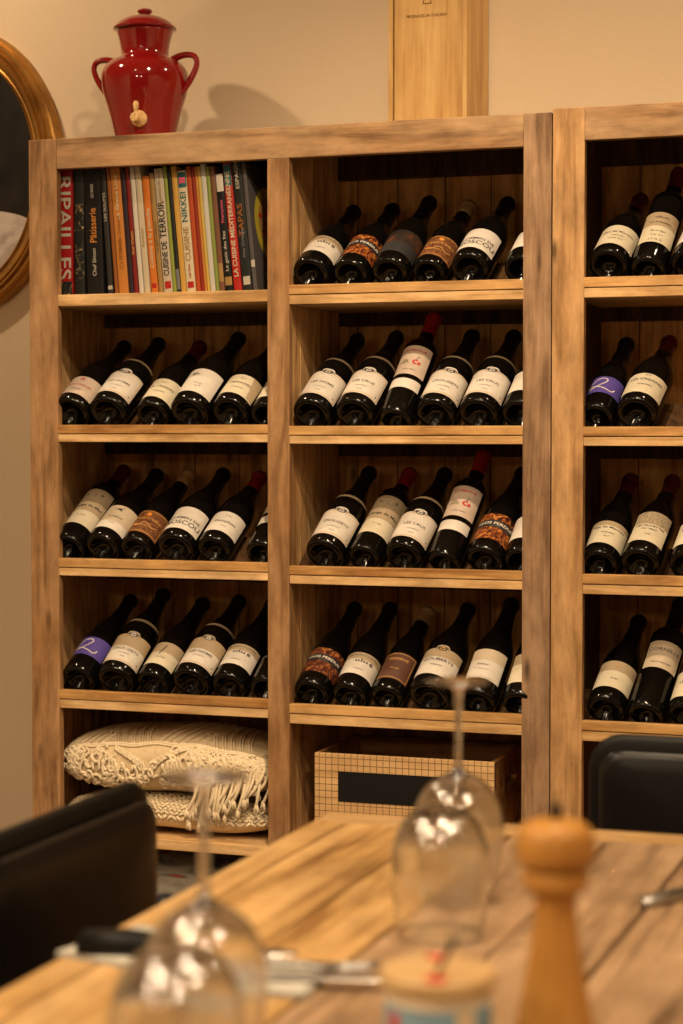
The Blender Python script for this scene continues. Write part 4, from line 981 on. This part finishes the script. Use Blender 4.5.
def tumbler(x, y, label):
    root = empty('water_glass', (x, y, TZ), label, 'water glass', 'upturned stemless glasses on the table')
    o_ = spline([(.0425, .0006), (.0455, .02), (.0485, .05), (.0490, .075), (.044, .102), (.032, .121), (.018, .129), (0, .131)], 5)
    i_ = spline([(.0412, .0006), (.0442, .02), (.0471, .05), (.0475, .075), (.0425, .100), (.030, .118), (.016, .1245), (0, .126)], 5)
    bm = bmesh.new(); lathe(bm, i_[::-1] + [(.0418, 0)] + o_, 64); finish('bowl', bm, gl, root, True)
    return root
tumbler(-.549, 1.888, 'upturned stemless glass in front of the farther wine glass')
p_l = (-.5775, 1.306)
tumbler(*p_l, 'upturned stemless glass left of the nearer wine glass')

# ------------------------------------------------------------------ pepper mill
mill = empty('pepper_mill', (-.333, 1.454, TZ), 'turned beech pepper mill with round head, right foreground of the table', 'pepper mill')
bm = bmesh.new()
body = spline([(.0350, .0), (.0355, .006), (.0345, .024), (.0300, .054), (.0245, .082), (.0200, .108), (.0165, .132), (.0158, .148), (.0180, .157)], 5)
lathe(bm, [(0, 0)] + body + spline([(.0180, .157), (.0232, .159), (.0245, .164), (.0245, .170), (.0215, .1735)], 3)[1:] + [(0, .1735)], 48)
auto_smooth(finish('mill_body', bm, M['beech'], mill), 60)
bm = bmesh.new(); lathe(bm, [(0, .1740)] + spline([(.0215, .1740), (.0275, .1775), (.0300, .1840), (.0300, .1930), (.0275, .2020), (.0205, .2080), (.011, .2105), (0, .2110)], 5), 48)
finish('mill_head', bm, M['beech'], mill, True)
bm = bmesh.new(); lathe(bm, [(0, .2100), (.0045, .2105), (.0030, .2135), (.0050, .2165), (.0052, .2190), (.0030, .2220), (0, .2225)], 20); finish('finial_knob', bm, M['blackmetal'], mill, True)

# ------------------------------------------------------------------ jar with cork lid
M['jarblue'] = blotch('pale_blue_card', [(.13, .22, .28), (.17, .27, .34), (.20, .31, .37)], 18, .5)
M['jarred'] = plain('jar_red_print', (.52, .03, .02), .5); M['jarcream'] = plain('jar_cream_print', (.62, .50, .34), .6)
jar = empty('salt_jar', (-.402, 1.377, TZ), 'small blue card jar with round wooden lid and red print, front centre', 'jar')
bm = bmesh.new(); lathe(bm, [(0, 0), (.0375, 0), (.0385, .0015), (.0385, .098), (.0375, .0995), (0, .0995)], 56); jb = auto_smooth(finish('jar_body', bm, M['jarcream'], jar), 50)
bm = bmesh.new(); lathe(bm, [(.0387, .010), (.0390, .0105), (.0390, .0895), (.0387, .090)], 56); jl = finish('jar_wrapper', bm, M['jarblue'], jar, True)
fj = cyl(.0361, 0)
def jp(u, t, l=0):
    a = -math.pi / 2 + u / .0391; return ((.0392 + l) * math.cos(a), (.0392 + l) * math.sin(a), t)
bm = bmesh.new()
def jpatch(u0, u1, z0, z1, mi_, l=0):
    n = 8; g = [[bm.verts.new(jp(u0 + (u1 - u0) * i / n, zz, l)) for i in range(n + 1)] for zz in (z0, z1)]
    for i in range(n): bm.faces.new((g[0][i], g[0][i + 1], g[1][i + 1], g[1][i])).material_index = mi_
jpatch(-.030, -.020, .050, .085, 0); jpatch(.024, .040, .02, .089, 1); jpatch(-.016, .012, .030, .056, 1)
jpatch(-.060, -.040, .015, .06, 1); jpatch(.045, .06, .03, .07, 0)
finish('wrapper_print', bm, [M['jarred'], M['jarcream']], jl, recalc=False)
M['lidwood'] = wood('pale_lid_wood', (.54, .37, .18), (.47, .30, .135), (.36, .21, .085), 'X', .5, .8, .4, 0, bump=.05)
bm = bmesh.new(); lathe(bm, [(0, .0997), (.0405, .0997), (.0420, .1012), (.0422, .1085), (.0410, .1105), (.039, .1112), (0, .1112)], 56); jlid = auto_smooth(finish('jar_lid', bm, M['lidwood'], jar), 40)
for (cx_, cy_, ra_) in ((-.008, .026, .0075), (.0075, -.031, .0085)):
    bm = bmesh.new(); lathe(bm, [(0, 0), (ra_, 0), (ra_, .0012), (ra_ * .7, .002), (0, .002)], 20, Matrix.Translation((cx_, cy_, .1112)))
    finish('lid_stamp', bm, M['jarred'], jlid, True)
bm = bmesh.new(); tube(bm, [(.0075, -.031, .1145), (.0095, -.020, .122), (.0125, .000, .134)], [.0012, .0018, .0032], 8); finish('lid_pin', bm, M['blackmetal'], jlid, True)

# ------------------------------------------------------------------ napkins and cutlery
M['napkin'] = blotch('white_napkin', [(.42, .40, .36), (.48, .46, .41), (.54, .52, .46)], 40, .9)
M['steel'] = plain('polished_steel', (.42, .41, .40), .36, 1)
def napkin(x, y, w, d, rz, label):
    root = empty('napkin', (x, y, TZ), label, 'napkin', 'folded napkins on the table', rot=(0, 0, R(rz)))
    for k, (z0, z1, ins) in enumerate(((.0002, .0032, 0), (.0033, .0062, .0025))):
        bm = bmesh.new(); nx, ny = 14, 10
        top = [[None] * (ny + 1) for _ in range(nx + 1)]; bot = [[None] * (ny + 1) for _ in range(nx + 1)]
        for i in range(nx + 1):
            for j in range(ny + 1):
                X_ = (-w / 2 + w * i / nx) * (1 - ins * 4); Y_ = (-d / 2 + d * j / ny) * (1 - ins * 4)
                e = 0 if i in (0, nx) or j in (0, ny) else 1
                wv = .0006 * math.sin(i * 1.1 + k) * e
                top[i][j] = bm.verts.new((X_, Y_, (z1 if e else z0 + (z1 - z0) * .6) + wv * (k == 1))); bot[i][j] = bm.verts.new((X_, Y_, z0))
        for i in range(nx):
            for j in range(ny):
                bm.faces.new((top[i][j], top[i + 1][j], top[i + 1][j + 1], top[i][j + 1])); bm.faces.new((bot[i][j + 1], bot[i + 1][j + 1], bot[i + 1][j], bot[i][j]))
        for i in range(nx):
            bm.faces.new((bot[i][0], bot[i + 1][0], top[i + 1][0], top[i][0])); bm.faces.new((bot[i + 1][ny], bot[i][ny], top[i][ny], top[i + 1][ny]))
        for j in range(ny):
            bm.faces.new((bot[0][j + 1], bot[0][j], top[0][j], top[0][j + 1])); bm.faces.new((bot[nx][j], bot[nx][j + 1], top[nx][j + 1], top[nx][j]))
        finish('napkin_fold', bm, M['napkin'], root, True)
    return root
def loft(bm, secs, mat=0):
    """secs: (x, half width, z0, z1) flat cutlery outline along X"""
    rs = [[bm.verts.new((x, -hw, z0)), bm.verts.new((x, hw, z0)), bm.verts.new((x, hw * .8, z1)), bm.verts.new((x, -hw * .8, z1))] for x, hw, z0, z1 in secs]
    for A, B in zip(rs, rs[1:]):
        for k in range(4): bm.faces.new((A[k], A[(k + 1) % 4], B[(k + 1) % 4], B[k])).material_index = mat
    bm.faces.new(rs[0][::-1]).material_index = mat; bm.faces.new(rs[-1]).material_index = mat
def knife(x, y, z, rz, label, handle='steel'):
    root = empty('table_knife', (x, y, z), label, 'knife', 'cutlery on the table', rot=(0, 0, R(rz)))
    bm = bmesh.new(); loft(bm, [(-.105, .0045, 0, .006), (-.100, .0085, 0, .010), (-.06, .0095, 0, .011), (-.02, .008, 0, .009), (-.010, .006, .001, .007)]); finish('handle', bm, M[handle], root, True)
    bm = bmesh.new(); loft(bm, [(-.010, .005, .0022, .0048), (.0, .0085, .0026, .0042), (.05, .0095, .0028, .0040), (.085, .0085, .0028, .0038), (.105, .0035, .0028, .0036), (.110, .0008, .003, .0034)]); finish('blade', bm, M['steel'], root)
    return root
def fork(x, y, z, rz, label):
    root = empty('table_fork', (x, y, z), label, 'fork', 'cutlery on the table', rot=(0, 0, R(rz)))
    bm = bmesh.new(); loft(bm, [(-.10, .006, 0, .003), (-.095, .010, 0, .0035), (-.05, .006, .001, .005), (.0, .0035, .004, .008), (.030, .004, .003, .006), (.040, .011, .002, .0045), (.055, .0125, .001, .0035)]); hd = finish('handle', bm, M['steel'], root, True)
    for k in range(4):
        yk = -.0105 + k * .007; bm = bmesh.new(); tube(bm, [(.054, yk, .0024), (.075, yk, .0022), (.100, yk * .92, .0045)], [.0018, .0015, .0007], 6); finish('tine', bm, M['steel'], root, True)
    return root
napkin(-.787, 1.735, .150, .125, -14, 'white folded napkin at the left table edge')
knife(-.750, 1.715, TZ + .0066, 10, 'dark-handled knife lying on the left napkin', 'leather_edge').scale = (1, 1.7, 1.8)
napkin(-.655, 1.680, .105, .105, 6, 'white folded napkin with cutlery, right of the nearer wine glass')
fork(-.655, 1.700, TZ + .0068, 12, 'steel fork on the napkin beside the wine glass')
knife(-.640, 1.665, TZ + .0068, 12, 'steel knife on the napkin beside the wine glass')
knife(-.330, 2.160, TZ + .0003, 62, 'added steel knife in place of a grey shadow streak, right of the table')  # knife added where a grey shadow band crosses the planks

# ------------------------------------------------------------------ lights
def spot(name, loc, tgt, W_, size=.03, cone=110, blend=.6, col=(1, .75, .475)):
    l = bpy.data.lights.new(name, 'SPOT'); l.energy = W_; l.color = col; l.shadow_soft_size = size; l.spot_size = R(cone); l.spot_blend = blend
    o = bpy.data.objects.new(name, l); C.objects.link(o); o.location = loc
    o.rotation_euler = (Vector(tgt) - Vector(loc)).to_track_quat('-Z', 'Y').to_euler(); return o
def point(name, loc, W_, size=.03, col=(1, .75, .475)):
    l = bpy.data.lights.new(name, 'POINT'); l.energy = W_; l.color = col; l.shadow_soft_size = size
    o = bpy.data.objects.new(name, l); C.objects.link(o); o.location = loc; return o
spot('ceiling_spot', (-.88, 2.67, 2.85), (-1.25, 4.0, .8), 185, .03, 92, 1)
spot('ceiling_spot', (-2.66, 3.50, 2.85), (-2.2, 4.15, 1.0), 62, .03, 140, .8)
spot('ceiling_spot', (-.12, 3.86, 2.85), (-.85, 4.2, 1.9), 46, .03, 120, .8)
for lx, ly, e_ in ((-1.9, 1.5, 80), (-.5, 2.05, 80), (.6, 1.3, 80), (-1.2, .35, 95), (.3, -.4, 85), (-2.4, -.4, 80)):
    spot('ceiling_spot', (lx, ly, 2.88), (lx, ly, .75), e_ * 1.12, .085, 150, .5)
point('added_fill_light', (-1.6, -.8, 1.95), 20, .05)  # unseen fill added behind the camera to brighten the shelf interiors
point('added_fill_light', (-.5, -1.3, 1.95), 20, .05)  # second added fill, no fixture modelled

w = bpy.data.worlds.new('world'); S.world = w; w.use_nodes = True
w.node_tree.nodes['Background'].inputs[0].default_value = (1, .66, .38, 1); w.node_tree.nodes['Background'].inputs[1].default_value = .05

# ------------------------------------------------------------------ camera
cd = bpy.data.cameras.new('camera'); cam = bpy.data.objects.new('camera', cd); C.objects.link(cam)
cd.sensor_fit = 'VERTICAL'; cd.sensor_height = 36; cd.lens = 70; cd.clip_start = .05
cam.location = (0, 0, 1.25)
yaw = R(19.08); pitch = math.atan(79.4 / (70 / 36 * 1024))
fwd = Vector((-math.sin(yaw) * math.cos(pitch), math.cos(yaw) * math.cos(pitch), -math.sin(pitch)))
cam.rotation_euler = fwd.to_track_quat('-Z', 'Y').to_euler()
cd.dof.use_dof = True; cd.dof.focus_distance = 4.05; cd.dof.aperture_fstop = 4.0; cd.dof.aperture_blades = 0
S.camera = cam
S.view_settings.view_transform = 'Standard'; S.view_settings.look = 'None'; S.view_settings.gamma = 1; S.view_settings.use_curve_mapping = False
S.view_settings.exposure = -0.1
S.cycles.sample_clamp_indirect = 0; S.cycles.sample_clamp_direct = 0; S.cycles.caustics_reflective = True; S.cycles.blur_glossy = .1
S.cycles.max_bounces = 10; S.cycles.transmission_bounces = 10; S.cycles.diffuse_bounces = 4
